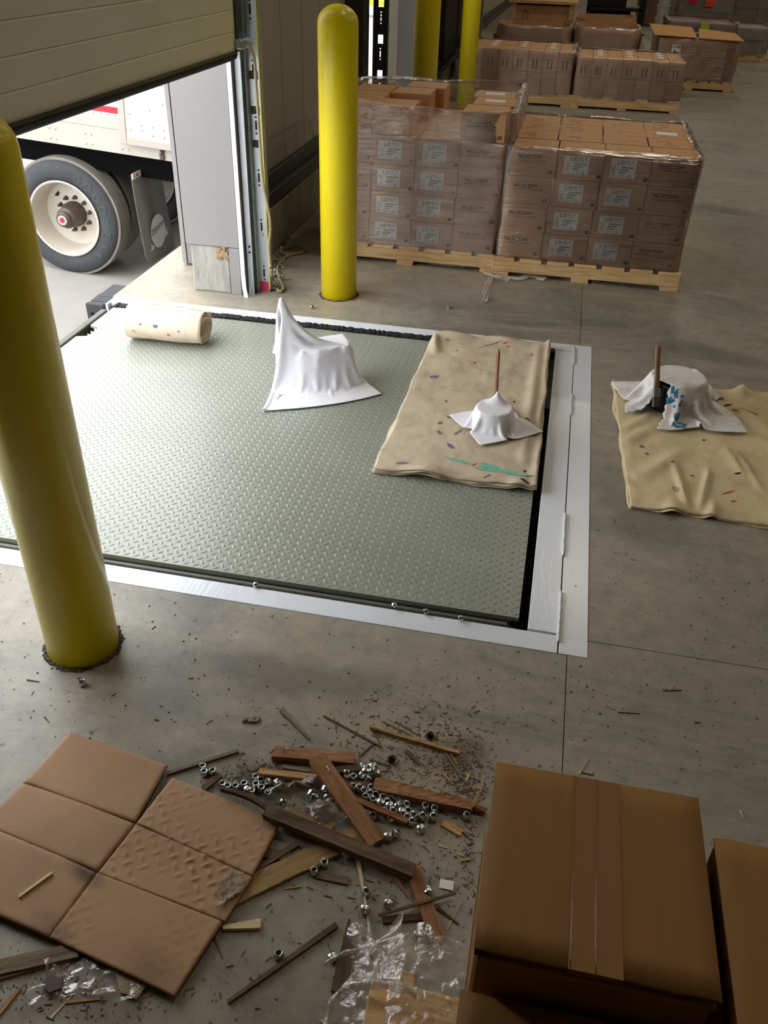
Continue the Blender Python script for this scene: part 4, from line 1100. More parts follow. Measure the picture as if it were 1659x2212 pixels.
# ------------------------------------------------------------------ drop cloths
from mathutils import noise as NZ
def flat_cloth(corners, nu, nv, name, m, label, base, amp, seed, ridges=(), edge=.006, th=.003, cat='drop cloth', layers=1, lift=.0, dz=None):
    A, B, C, D = [Vector(c) for c in corners]      # A far-left, B far-right, C near-right, D near-left
    root = thing(name, label, cat, tuple((A+B+C+D)/4*1.0))
    root.location.z = base
    off = root.location.copy(); out = []
    for L_ in range(layers):
        rows = []
        for i in range(nv+1):
            v = i/nv; row = []
            for j in range(nu+1):
                u = j/nu
                p = (A*(1-u)+B*u)*(1-v)+(D*(1-u)+C*u)*v
                e = min(u, 1-u, v, 1-v)
                p = p.copy()
                w = edge*NZ.noise(Vector((u*6+seed, v*6, L_*3)))*(1 if e < .02 else .5)
                p.x += w*2; p.y += edge*2*NZ.noise(Vector((u*7, v*5+seed, 9+L_*5)))
                if L_ < layers-1: p.y += (.004+.012*NZ.noise(Vector((u*5, seed, L_*7))))*(v > .5)*-1; p.x += .006*(1 if u > .5 else -1)*(L_+1 < layers)*.4
                z = base+.0035*L_*2
                h = amp*(NZ.noise(Vector((p.x*7+seed, p.y*7, 0)))*.5+.5)**2*1.2+amp*.5*abs(NZ.noise(Vector((p.x*22, p.y*16, seed))))
                for (a, b, r, hh) in ridges:
                    a = Vector(a); b = Vector(b); ab = b-a; q = Vector((p.x, p.y)); t = max(0, min(1, (q-a).dot(ab)/ab.length_squared)); d = (q-(a+ab*t)).length
                    h += hh*math.exp(-(d/r)**2)*(.5+.5*math.sin(t*3.1))
                if e < .04: h *= .35+.65*e/.04
                z += h
                if dz: z += dz(u, v, L_)
                row.append((p.x-off.x, p.y-off.y, z-off.z))
            rows.append(row)
        o = MB().grid(rows).obj('canvas_layer', m, root, smooth='all'); solid(o, th, -1 if False else 0); out.append(rows)
    root['_'] = 0; del root['_']
    return root, rows
def sample(rows, u, v):
    nv, nu = len(rows)-1, len(rows[0])-1; a = u*nu; b = v*nv; j = min(int(a), nu-1); i = min(int(b), nv-1); fa, fb = a-j, b-i
    P = [Vector(rows[i][j]), Vector(rows[i][j+1]), Vector(rows[i+1][j]), Vector(rows[i+1][j+1])]
    return (P[0]*(1-fa)+P[1]*fa)*(1-fb)+(P[2]*(1-fa)+P[3]*fa)*fb
def mark(rows, root, u, v, ru, rv, m, name='paint_mark', seed=0, ang=0, lift=.0026):
    """thin paint blot following the cloth's surface"""
    R = random.Random(seed); mb = MB(); n = 12; c = sample(rows, u, v)+Vector((0,0,lift)); vs = [c]; ring = []
    for L_ in (.5,1):
        for i in range(n):
            a = 2*math.pi*i/n; k = L_*(.7+.5*R.random()); x, y = math.cos(a)*ru*k, math.sin(a)*rv*k
            x, y = x*math.cos(ang)-y*math.sin(ang), x*math.sin(ang)+y*math.cos(ang)
            vs.append(sample(rows, min(max(u+x,0.001),.999), min(max(v+y,0.001),.999))+Vector((0,0,lift)))
    fs = [(0, 1+i, 1+(i+1)%n) for i in range(n)]+[(1+i, 1+n+i, 1+n+(i+1)%n, 1+(i+1)%n) for i in range(n)]
    mb.add(vs, fs); return mb.obj(name, m, root)
CAN = [G(938,727), G(1186,752), G(1157,1066), G(806,1022)]
def curl(u, v, L_):
    z = .018*math.exp(-((v-.0)/.035)**2)*(abs(math.sin(u*7+.4))**2)
    z += .012*math.exp(-((u-1)/.03)**2)
    z += .02*math.exp(-((v-1)/.04)**2)*math.exp(-((u-.33)/.12)**2)*(1 if L_ else .7)+.014*math.exp(-((v-1)/.04)**2)*math.exp(-((u-.9)/.06)**2)
    return z
r1, R1 = flat_cloth(CAN, 60, 84, 'drop_cloth', M_CANVAS, 'folded paint-spattered canvas drop cloth lying on the leveler deck', .005, .007, 3, ridges=[((-.50,3.78),(-.46,3.60),.02,.022),((.0,3.8),(.0,2.7),.02,.012)], layers=3, dz=curl)
mark(R1, r1, .80, .94-.0, .18, .011, M_TEAL, seed=1, ang=.03); mark(R1, r1, .50, .905, .10, .007, M_TEAL, seed=2, ang=.15); mark(R1, r1, .70, .92, .06, .014, M_TEAL, seed=3, ang=.1)
for u, v, ru, rv, mm in ((.42,.24,.02,.008,M_REDP),(.62,.04,.03,.006,M_REDP),(.65,.065,.02,.006,M_REDP),(.86,.12,.01,.012,M_REDP),(.36,.66,.03,.008,M_GREYB),(.31,.70,.02,.010,M_GREYB),(.15,.38,.04,.010,M_BLUE),
        (.43,.83,.04,.010,M_BLUE),(.16,.96,.05,.007,M_BLUE),(.86,.70,.06,.016,M_GREYB),(.9,.62,.03,.006,M_INK),(.33,.76,.03,.013,M_GREYB),(.45,.75,.04,.008,M_GREYB),(.92,.92,.015,.006,M_INK),(.5,.07,.12,.003,M_GREYB),
        (.14,.06,.03,.004,M_GREYB),(.3,.55,.02,.006,mat('green_paint',(90,130,110),.8)),(.25,.15,.012,.004,M_INK),(.6,.92,.02,.005,M_REDP),(.7,.97,.03,.005,M_GREYB),(.93,.98,.04,.008,M_INK),(.78,.5,.012,.006,M_INK)):
    mark(R1, r1, u, v, ru*.8, rv*.9, mm, seed=int(u*100+v*999), ang=rnd(-.6,.6))
CAN2 = [G(1320,828), G(1790,862), G(1800,1160), G(1360,1098)]
def curl2(u, v, L_):
    return .03*math.exp(-((v-.0)/.06)**2)*math.exp(-((u-.60)/.03)**2)+.02*math.exp(-((v-1)/.05)**2)*math.exp(-((u-.22)/.05)**2)+.015*math.exp(-((v-1)/.08)**2)*math.exp(-((u-.42)/.03)**2)
def XY(px, py): g_ = G(px, py); return (g_.x, g_.y)
rid = [(XY(1350,960),XY(1400,935),.025,.012),(XY(1470,985),XY(1380,1035),.03,.012),(XY(1455,1010),XY(1480,1095),.012,.012),(XY(1530,1020),XY(1510,1100),.012,.012),(XY(1570,880),XY(1659,935),.03,.02),(XY(1570,980),XY(1600,1030),.014,.010),(XY(1590,985),XY(1640,1060),.014,.008),(XY(1350,930),XY(1410,900),.02,.01)]
r2, R2 = flat_cloth(CAN2, 80, 70, 'drop_cloth', M_CANVAS2, 'plain tan canvas drop cloth on the concrete, right edge of photo', .001, .007, 11, ridges=rid, layers=2, dz=curl2)
for u, v, ru, rv, mm in ((.50,.10,.018,.018,mat('royal_blue_paint',(60,84,150),.8)),(.53,.17,.02,.008,M_INK),(.10,.58,.012,.012,M_BLUE),(.12,.63,.010,.008,M_BLUE),(.40,.47,.008,.006,M_INK),(.33,.75,.010,.005,M_INK),(.24,.68,.008,.006,M_INK),(.50,.83,.035,.004,M_REDP),(.55,.70,.016,.006,M_INK),
        (.52,.88,.02,.004,M_REDP),(.24,.86,.02,.016,mat('faint_stain',(176,162,138),.9)),(.62,.22,.07,.02,mat('brown_stain',(166,138,96),.9)),(.02,.1,.02,.02,mat('pink_stain',(196,160,130),.9))):
    mark(R2, r2, u, v, ru, rv, mm, seed=int(u*100+v*777), ang=rnd(-.5,.5))
m = MB()                                              # frayed threads along the far edge
for k in range(46):
    u = random.choice((rnd(0,.14), rnd(.1,.95))); p = sample(R2, u, .002)+r2.location; a = rnd(.6,2.5); l = rnd(.008,.022)
    m.tube([p, p+Vector((math.cos(a)*l*.5, math.sin(a)*l*.5, rnd(0,.006))), p+Vector((math.cos(a+.5)*l, math.sin(a+.5)*l, rnd(0,.008)))], .0006, 4)
o = m.obj('frayed_threads', M_CANVAS2, r2); o.matrix_parent_inverse = Matrix.Translation(r2.location).inverted(); o['kind'] = 'stuff'
# rolled canvas
t = thing('rolled_drop_cloth', 'rolled-up canvas drop cloth with faint paint spots on the far deck', 'drop cloth', (-1.70, 3.46, .0028), (0,0,math.radians(2)))
def roll_pt(th, x):
    turns = th/(2*math.pi); R0 = .096; k = R0-.0125*(3.4-turns)*1.0
    k = max(k, .02)
    y = k*1.18*math.cos(th); z = k*.86*math.sin(th)
    wob = 1+.05*NZ.noise(Vector((x*9, math.cos(th)*1.2, math.sin(th)*1.2)))+.03*NZ.noise(Vector((x*30, math.cos(th)*3, math.sin(th)*3)))
    taper = 1-.10*max(0, (x-.05)/.17)
    y *= wob*taper; z *= wob*taper
    zz = z+.080*taper
    return (x, y, max(zz, .0005))
rows = []
NT = 110
for i in range(30):
    x = -.18+.36*i/29; row = []
    for j in range(NT):
        th = -math.pi*.6+(2*math.pi*3.4)*j/(NT-1)
        p = roll_pt(max(th,0)+.001 if th < 0 else th, x+.008*math.sin(th*1.3)*(i in (0,29)))
        row.append(p)
    rows.append(row)
ro = solid(MB().grid(rows).obj('canvas_spiral', M_CANVAS3, t, smooth='all'), .004)
for k, (x, a, s, mm) in enumerate(((-.10,1.0,.012,M_GREYB),(-.06,1.35,.014,M_GREYB),(.04,2.3,.007,M_REDP),(-.02,2.75,.012,M_BLUE),(.09,2.6,.006,M_GREYB),(-.13,2.3,.010,mat('pink_stain',(196,160,130),.9)),(-.09,2.8,.006,M_GREYB))):
    th = 2*math.pi*2+math.pi*2*.5+ (a-math.pi)*-1 if False else 2*math.pi*3-(0) 
    ang_ = 2*math.pi*2+math.pi+(-a+1.2)           # faces the camera side / top
    mb = MB(); c = Vector(roll_pt(ang_+2*math.pi*.0, x))
    n = 10
    def off(th_, x_): 
        p = Vector(roll_pt(th_, x_)); d = Vector((0, p.y, p.z-.080)); return p+d.normalized()*.0034
    tt = ang_ if ang_ > 2*math.pi*2.4-2 else ang_
    tt = 2*math.pi*3.4-math.pi*.6-.0
    tt = 2*math.pi*2.8-(a-.6)
    vs = [off(tt, x)]+[off(tt+math.sin(b)*s*9, x+math.cos(b)*s) for b in np.linspace(0, 2*math.pi, n+1)[:-1]]
    mb.add(vs, [(0, 1+i, 1+(i+1)%n) for i in range(n)]); mb.obj('paint_mark', mm, t)

# ------------------------------------------------------------------ foreground carton stack on its pallet
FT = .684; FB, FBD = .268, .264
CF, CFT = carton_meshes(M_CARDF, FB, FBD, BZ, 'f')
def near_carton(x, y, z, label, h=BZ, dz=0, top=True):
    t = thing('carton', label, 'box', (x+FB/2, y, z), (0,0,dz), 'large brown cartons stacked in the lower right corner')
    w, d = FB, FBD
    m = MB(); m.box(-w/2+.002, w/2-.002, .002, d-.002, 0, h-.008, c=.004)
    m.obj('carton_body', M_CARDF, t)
    if top:
        for a, b in ((-w/2, -.0007),(.0007, w/2)):
            # slightly bowed top flaps with rough cut edges
            rows = []
            for i in range(9):
                v = i/8; row = []
                for j in range(7):
                    u = j/6; row.append((a+(b-a)*u, d*v+(rnd(-.0009,.0009) if i in (0,8) else 0), h-.004+.0016*math.sin(v*3.1)*math.sin(u*3.1)))
                rows.append(row)
            solid(MB().grid(rows).obj('top_flap', M_CARDF, t, smooth='all'), .0035)
        MB().grid([[(x_, d*v-.001, h-.0012+.0016*math.sin(v*3.1)*.4) for x_ in (-.030,-.015,0,.015,.030)] for v in [k/8 for k in range(9)]]).obj('tape', M_TAPEN, t)
        MB().box(-.030,.030,-.0006,.0004,h-.05,h-.003).obj('tape', M_TAPEN, t)
        for xc in (-.0275, .0): MB().tube([(xc+.0004*math.sin(k*1.7), d*k/20, h-.0012+.0006*math.sin(k/20*3.1)) for k in range(21)], .0007, 6).obj('tape_crease', M_CREASE, t, smooth='all')
        MB().box(-w/2+.004, w/2-.004, -.0035, .002, h-.022, h-.012, c=.001).obj('flap_edge', M_CARDF, t)
        MB().box(-w/2+.001,-w/2+.014,-.002,.004,h-.012,h-.0055).obj('corner_gap', M_PIT, t)
    m = MB(); R = random.Random(int(z*100)+1); k = .04
    while k < d-.03:
        l = R.uniform(.03,.06); m.add([(-w/2+.0012,k,h*.60),(-w/2+.0012,k+l,h*.60),(-w/2+.0012,k+l,h*.78),(-w/2+.0012,k,h*.78)], [(0,3,2,1)]); k += l+.004
    m.obj('printed_stripe', M_INK, t)
    return t
M_TAPEN = mat('clear_brown_tape', (154,106,50), .5, spec=.35)
M_CREASE = mat('tape_crease', (140,98,50), .12, coat=.8)
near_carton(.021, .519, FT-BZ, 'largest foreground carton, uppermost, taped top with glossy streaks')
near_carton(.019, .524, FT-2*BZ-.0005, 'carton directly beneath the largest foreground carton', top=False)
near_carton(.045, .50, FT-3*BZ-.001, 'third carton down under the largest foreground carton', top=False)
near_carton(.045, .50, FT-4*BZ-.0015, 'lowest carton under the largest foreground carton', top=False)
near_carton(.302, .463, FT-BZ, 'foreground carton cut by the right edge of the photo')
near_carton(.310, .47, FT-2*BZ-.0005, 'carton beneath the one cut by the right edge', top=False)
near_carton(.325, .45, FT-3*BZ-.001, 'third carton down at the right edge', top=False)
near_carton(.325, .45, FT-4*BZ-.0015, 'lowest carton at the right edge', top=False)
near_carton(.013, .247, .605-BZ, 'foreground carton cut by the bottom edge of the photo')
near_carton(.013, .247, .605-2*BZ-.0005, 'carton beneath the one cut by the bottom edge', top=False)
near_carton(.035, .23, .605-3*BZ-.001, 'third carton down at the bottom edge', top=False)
# its pallet (boards run across, ends show at the left)
t = thing('pallet', 'pale pine pallet poking out under film left of the foreground cartons', 'pallet', (.25, .40, 0))
for y, w, x0 in ((.20,.09,-.38),(.325,.09,-.385),(-.08,.09,-.38),(.06,.09,-.38)):
    MB().box(x0, .42, y-w/2-.02, y+w/2-.02, .080, .098, c=.003).obj('deck_board', M_PALLET, t)
for x in (-.345, -.0, .36):
    MB().box(x, x+.035, -.35, .385, .002, .0795, c=.003).obj('stringer', M_PALLET, t)

# crumpled film over the pallet
def crumple(poly, nu, nv, zf, seed, amp=.02, jag=.01):
    A, B, C, D = poly; rows = []
    for i in range(nv+1):
        v = i/nv; row = []
        for j in range(nu+1):
            u = j/nu; p = (A*(1-u)+B*u)*(1-v)+(D*(1-u)+C*u)*v
            q = Vector((p.x*14+seed, p.y*14, 0))
            e = min(u,1-u,v,1-v); jj = jag if e < .03 else jag*.3
            p = p+Vector((jj*NZ.noise(q*2.5), jj*NZ.noise(q*2.5+Vector((9,9,0))), 0))
            z = zf(u, v)+amp*(abs(NZ.noise(q*1.0))*1.3+abs(NZ.noise(q*2.6))*.7+abs(NZ.noise(q*6))*.3)
            row.append((p.x, p.y, z))
        rows.append(row)
    return MB().grid(rows)
tag(crumple((G(775,2030,.02),G(1000,2000,.10),G(985,2300,.14),G(700,2300,.05)), 60, 60, lambda u,v: .035+.075*min(1,max(0,(u-.05)*2.2))*min(1,v*2.5+.25), 1, amp=.020, jag=.05).obj('crumpled_film', M_FILMC, smooth='all'), 'crumpled clear film heaped over the foreground pallet', 'plastic wrap')
m = MB()
P = smooth_path([G(700,2085,.02),G(735,2062,.05),G(775,2050,.09),G(830,2035,.115),G(885,2020,.12)], 6); 
m.tube(P, lambda u: .002+.003*math.sin(u*14)**2, 7)
P = smooth_path([G(690,2300,.05),G(712,2190,.06),G(742,2140,.09),G(790,2125,.125),G(850,2130,.135),G(900,2145,.13)], 6)
m.tube(P, lambda u: .006+.005*math.sin(u*17)**2, 8)
P = smooth_path([G(793,1968,.004),G(797,2000,.012),G(800,2030,.03),G(815,2060,.07)], 6)
m.tube(P, lambda u: .002+.014*u*u, 7)
tag(m.obj('film_rope', M_FILMT, smooth='all'), 'twisted strands of clear film trailing from the heap on the pallet', 'plastic wrap')
# thin film at the lower left
tag(crumple((G(90,2090),G(290,2100),G(300,2150),G(70,2165)), 40, 24, lambda u,v: .003, 5, amp=.014, jag=.03).obj('film_sheet', M_FILMC, smooth='all'), 'thin clear film lying below the flattened cardboard', 'plastic wrap')
# grey film rags in the debris
tag(crumple((G(600,1690,.06),G(672,1672,.05),G(700,1700,.05),G(572,1765,.01)), 36, 36, lambda u,v: .035+.03*math.sin(v*3)*(1-u*.5), 8, amp=.03, jag=.02).obj('grey_film_rag', M_FILMG, smooth='all'), 'folded grey film rag between red board and cardboard', 'plastic wrap')
tag(crumple((G(655,1735,.02),G(712,1720,.02),G(750,1775,.012),G(690,1795,.01)), 30, 30, lambda u,v: .012+.02*math.sin(u*3)*math.sin(v*3), 12, amp=.018, jag=.012).obj('grey_film_rag', M_FILMG, smooth='all'), 'rounded grey film pouch left of the long red board', 'plastic wrap')

# ------------------------------------------------------------------ flattened cardboard sheet
t = thing('cardboard_sheet', 'flattened corrugated cardboard, creased into six panels, lying on the debris', 'cardboard', tuple(G(250,1850)))
ZS = .016
def cpanel(pts, seed, emb=0, z=ZS, cut=None):
    A, B, C, D = [G(p[0], p[1], z) for p in pts]
    nu, nv = (96, 56) if emb else (40, 24); rows = []
    for i in range(nv+1):
        v = i/nv; row = []
        for j in range(nu+1):
            u = j/nu; p = (A*(1-u)+B*u)*(1-v)+(D*(1-u)+C*u)*v
            e = min(u, 1-u, v, 1-v)
            h = .004*NZ.noise(Vector((p.x*5, p.y*5, seed)))-.0022*math.exp(-(e/.008)**2)
            if e < .01: p = p+Vector((.0012*NZ.noise(Vector((p.x*160,p.y*160,1))), .0012*NZ.noise(Vector((p.x*160,p.y*160,5))), 0))
            if emb:
                # dents pressed in by the tread plate
                s_ = .030; X = p.x*.82+p.y*.57; Y = -p.x*.57+p.y*.82
                a = X/s_; b = Y/(s_*.75); fx, fy = a-math.floor(a)-.5, b-math.floor(b)-.5
                if (math.floor(a)+math.floor(b)) % 2: fx, fy = fy, fx
                h += emb*.0032*math.exp(-((fx/.34)**2+(fy/.13)**2))*(NZ.noise(Vector((p.x*9,p.y*9,7)))+.55)
            row.append((p.x-t.location.x, p.y-t.location.y, z+h))
        rows.append(row)
    m = MB().grid(rows)
    o = m.obj('panel', M_SHEET, t, smooth='all'); return solid(o, .0035)
for q in (((150,1582),(362,1652),(292,1777),(50,1690)),((50,1690),(292,1777),(209,1882),(-42,1780)),((-42,1780),(209,1882),(107,2025),(-150,1915)),((372,1679),(607,1774),(545,1893),(296,1779)),((292,1777),(547,1893),(484,1992),(208,1884)),((209,1882),(481,1991),(376,2152),(107,2025))):
    P = [G(a, b, ZS) for a, b in q]; c_ = sum(P, Vector())/4
    MB().prism([((p.x-c_.x)*1.004+c_.x-t.location.x, (p.y-c_.y)*1.004+c_.y-t.location.y) for p in P], ZS-.0046, ZS-.0027).obj('backing', M_SHEETE, t)
cpanel(((150,1582),(362,1652),(292,1777),(50,1690)), 1)
cpanel(((50,1690),(292,1777),(209,1882),(-42,1780)), 2)
cpanel(((-42,1780),(209,1882),(107,2025),(-150,1915)), 3)
cpanel(((372,1679),(607,1774),(545,1893),(296,1779)), 4, 1)
cpanel(((294,1778),(545,1893),(486,1990),(211,1884)), 5, 1)
cpanel(((211,1884),(479,1989),(376,2152),(107,2025)), 6, .4)
m = crumple((G(500,1878,.022),G(533,1893,.024),G(505,1945,.022),G(455,1975,.021)), 20, 20, lambda u,v: .0215, 3, amp=.006, jag=.02)
o = m.obj('torn_ply', M_TORN, t, smooth='all'); o.matrix_parent_inverse = Matrix.Translation(t.location).inverted()
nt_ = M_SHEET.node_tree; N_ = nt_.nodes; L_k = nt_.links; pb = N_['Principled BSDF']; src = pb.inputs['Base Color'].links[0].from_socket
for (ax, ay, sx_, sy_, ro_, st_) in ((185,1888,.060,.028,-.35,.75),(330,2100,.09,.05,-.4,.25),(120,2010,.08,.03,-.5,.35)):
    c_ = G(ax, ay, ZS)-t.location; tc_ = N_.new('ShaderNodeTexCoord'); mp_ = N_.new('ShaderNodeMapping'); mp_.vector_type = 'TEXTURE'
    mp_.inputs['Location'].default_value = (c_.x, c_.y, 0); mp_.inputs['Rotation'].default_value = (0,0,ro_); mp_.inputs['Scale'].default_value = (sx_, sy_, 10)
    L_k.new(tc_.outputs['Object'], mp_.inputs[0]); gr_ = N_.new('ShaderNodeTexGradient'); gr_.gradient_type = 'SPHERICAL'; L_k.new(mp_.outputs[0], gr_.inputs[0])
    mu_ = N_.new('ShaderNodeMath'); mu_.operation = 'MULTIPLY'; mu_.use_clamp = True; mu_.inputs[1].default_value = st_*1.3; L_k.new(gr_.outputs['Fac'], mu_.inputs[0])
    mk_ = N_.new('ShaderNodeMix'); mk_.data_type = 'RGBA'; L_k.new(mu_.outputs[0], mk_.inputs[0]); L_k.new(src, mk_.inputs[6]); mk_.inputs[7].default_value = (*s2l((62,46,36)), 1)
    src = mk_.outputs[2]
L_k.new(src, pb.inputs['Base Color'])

# ------------------------------------------------------------------ broken wood
def plank(p0, p1, w, th, m, label, z0=.0, z1=None, name='wood_plank', jag=.5, taper0=1, taper1=1, group=None, seed=0, bow=0, nail=None):
    """broken board from pixel p0 to pixel p1; w = width, th = thickness (m); z0/z1 = underside height at its ends"""
    z1 = z0 if z1 is None else z1
    a, b = G(p0[0], p0[1], z0+th), G(p1[0], p1[1], z1+th)
    d = b-a; L_ = d.length; d.normalize(); ang = math.atan2(d.y, d.x); pit_ = -math.asin(max(-1,min(1,d.z)))
    c = (a+b)/2; t = thing(name, label, 'wood', (c.x, c.y, (z0+z1)/2), (0, pit_, ang), group)
    R = random.Random(seed or int(p0[0]*7+p1[1])); n = max(6, int(L_/.012)); vs = []; NS = 6
    fr = [ -1, -.45, .1, .55, 1]
    for i in range(n+1):
        u = i/n; x = (u-.5)*L_
        wt = w/2*((taper0*(1-u)+taper1*u) if True else 1)
        wt *= 1+.10*R.uniform(-1,1)*jag
        yb = bow*math.sin(u*math.pi)
        for k, f in enumerate(fr):
            e = 0
            if i == 0: e = -R.uniform(0, jag*w*.5)
            if i == n: e = R.uniform(0, jag*w*.5)
            vs.append((x+e, yb+f*wt, th*(1+.10*R.uniform(-1,1)*jag)))
        for k, f in enumerate(fr[::-1]):
            vs.append((x+(0 if 0 < i < n else R.uniform(-1,1)*jag*w*.15), yb+f*wt, 0.0002))
    K = len(fr)*2; fs = [(i*K+j, (i+1)*K+j, (i+1)*K+(j+1)%K, i*K+(j+1)%K) for i in range(n) for j in range(K)]
    fs += [tuple(range(K)), tuple(n*K+j for j in range(K))[::-1]]
    mb = MB(); mb.v = vs; mb.f = fs; mb.obj('board' if name == 'wood_plank' else 'sliver', m, t)
    if nail is not None:
        x = (nail-.5)*L_; mb = MB(); mb.tube([(x,0,th-.002),(x+.004,.002,th+.010),(x+.016,.0,th+.013),(x+.026,-.003,th+.008)], .0014, 6); mb.obj('bent_nail', M_GALV, t, smooth='all')
    return t
P_ = plank
P_((592,1622),(764,1636), .032, .020, M_RED, 'short red-brown board lying level, bent nail at its left end', nail=.12, jag=.25)
P_((685,1634),(812,1815), .040, .016, M_RED, 'long red-brown board resting diagonally on top of the heap', z0=.022, z1=.004, jag=.3, nail=.14)
P_((815,1692),(1020,1740), .036, .022, M_RED, 'splintered red-brown board ending near the foreground carton', jag=.5, taper1=.6)
P_((965,1718),(1046,1748), .018, .014, M_RED, 'frayed splinter end beside the foreground carton', jag=1.2, taper1=.5, z0=.0)
P_((773,1727),(880,1772), .013, .012, M_RED, 'narrow red strip lying across the nuts', z0=.017, z1=.004, jag=.4)
P_((890,1873),(946,2026), .030, .012, M_RED, 'short red board standing out right of the dark stick', jag=.4, z0=.001)
P_((575,1748),(892,1878), .030, .018, M_OLD, 'long dark weathered beam crossing the middle of the heap', z0=.022, z1=.010, jag=.3)
P_((480,1702),(600,1757), .016, .012, M_DKRED, 'curved dark strip overlapping the cardboard corner', z0=.020, z1=.026, bow=.010, taper0=.4)
P_((612,1752),(716,1790), .030, .022, M_OLDY, 'stubby brown board end below the grey film pouch', z0=.0, jag=.2)
P_((497,1934),(775,1800), .046, .009, M_OLDY, 'wide thin weathered board with yellow lower edge', z0=.0, jag=.4)
P_((548,1880),(640,1822), .012, .010, M_OLD, 'dark stick end beneath the cardboard right corner', z0=.0)
P_((560,1838),(690,1862), .022, .008, M_OLD, 'dark slat lying under the long beam', z0=.0)
P_((560,1664),(682,1678), .016, .014, M_TAN, 'tan slat above the grey film rag', z0=.012, jag=.3)
P_((612,1655),(700,1668), .010, .010, M_GREYW, 'grey slat tight above the tan one', z0=.010, jag=.4)
P_((715,1664),(780,1655), .018, .014, M_OLD, 'small brown block right of the diagonal board', jag=.3)
P_((748,1692),(796,1693), .014, .012, M_OLD, 'tiny brown block among the nuts', z0=.0, jag=.3)
P_((800,1570),(990,1624), .013, .010, M_TAN, 'long splintered tan stick at the top of the debris', jag=.9, taper0=.35, taper1=.8)
P_((700,1545),(824,1612), .006, .005, M_GREYW, 'thin grey stick above the tan splintered one', jag=.6, taper0=.7, taper1=.5)
P_((362,1669),(514,1620), .009, .007, M_GREYW, 'grey stick touching the cardboard upper corner', jag=.3)
P_((492,2163),(727,1996), .011, .008, M_OLD, 'long lone brown stick on open floor at the bottom', jag=.3, taper0=.6)
P_((687,1889),(752,1902), .016, .005, M_GREYW, 'flat grey chip below the wide thin board', jag=.6)
P_((772,1848),(793,1970), .010, .005, M_PALE, 'pale tapering sliver pointing down below the beam', taper1=.25, jag=.3)
P_((838,1872),(884,1938), .009, .005, mat('orange_sliver',(176,112,66),.7), 'orange sliver pointing to the short red board', taper1=.3, jag=.3)
P_((818,1976),(984,1928), .005, .004, M_OLD, 'thin dark stick crossing over the short red board', z0=.013, jag=.4)
P_((828,1986),(912,1979), .015, .006, M_DKRED, 'dark red scrap left of the short red board', jag=.9)
P_((754,1986),(742,2140), .036, .008, M_OLD, 'dark wedge-shaped scrap running under the film heap', taper0=.12, taper1=1.3, jag=.2)
P_((482,2002),(562,1994), .019, .009, M_PALE, 'pale wedge of new wood beside the cardboard edge', taper0=.4, jag=.15)
P_((958,1776),(996,1798), .017, .006, M_TAN, 'light tan chip near the foreground carton', jag=.5)
P_((-20,2092),(168,2050), .030, .012, M_GREYW, 'grey plank sticking out below the cardboard at left', jag=.3)
P_((-20,2116),(170,2062), .008, .006, M_OLDY, 'yellowish slat along the grey plank at left', jag=.3)
P_((40,1936),(112,1884), .006, .004, M_PALE, 'straw-coloured sliver lying on the cardboard', z0=.0195, jag=.3, name='wood_splinter')
P_((440,1700),(475,1672), .016, .008, M_OLD, 'short dark slat at the cardboard corner', jag=.4)
P_((1008,1732),(1042,1745), .006, .004, M_TAN, 'tan sliver right of the lone nut near the carton', jag=.4, name='wood_splinter')
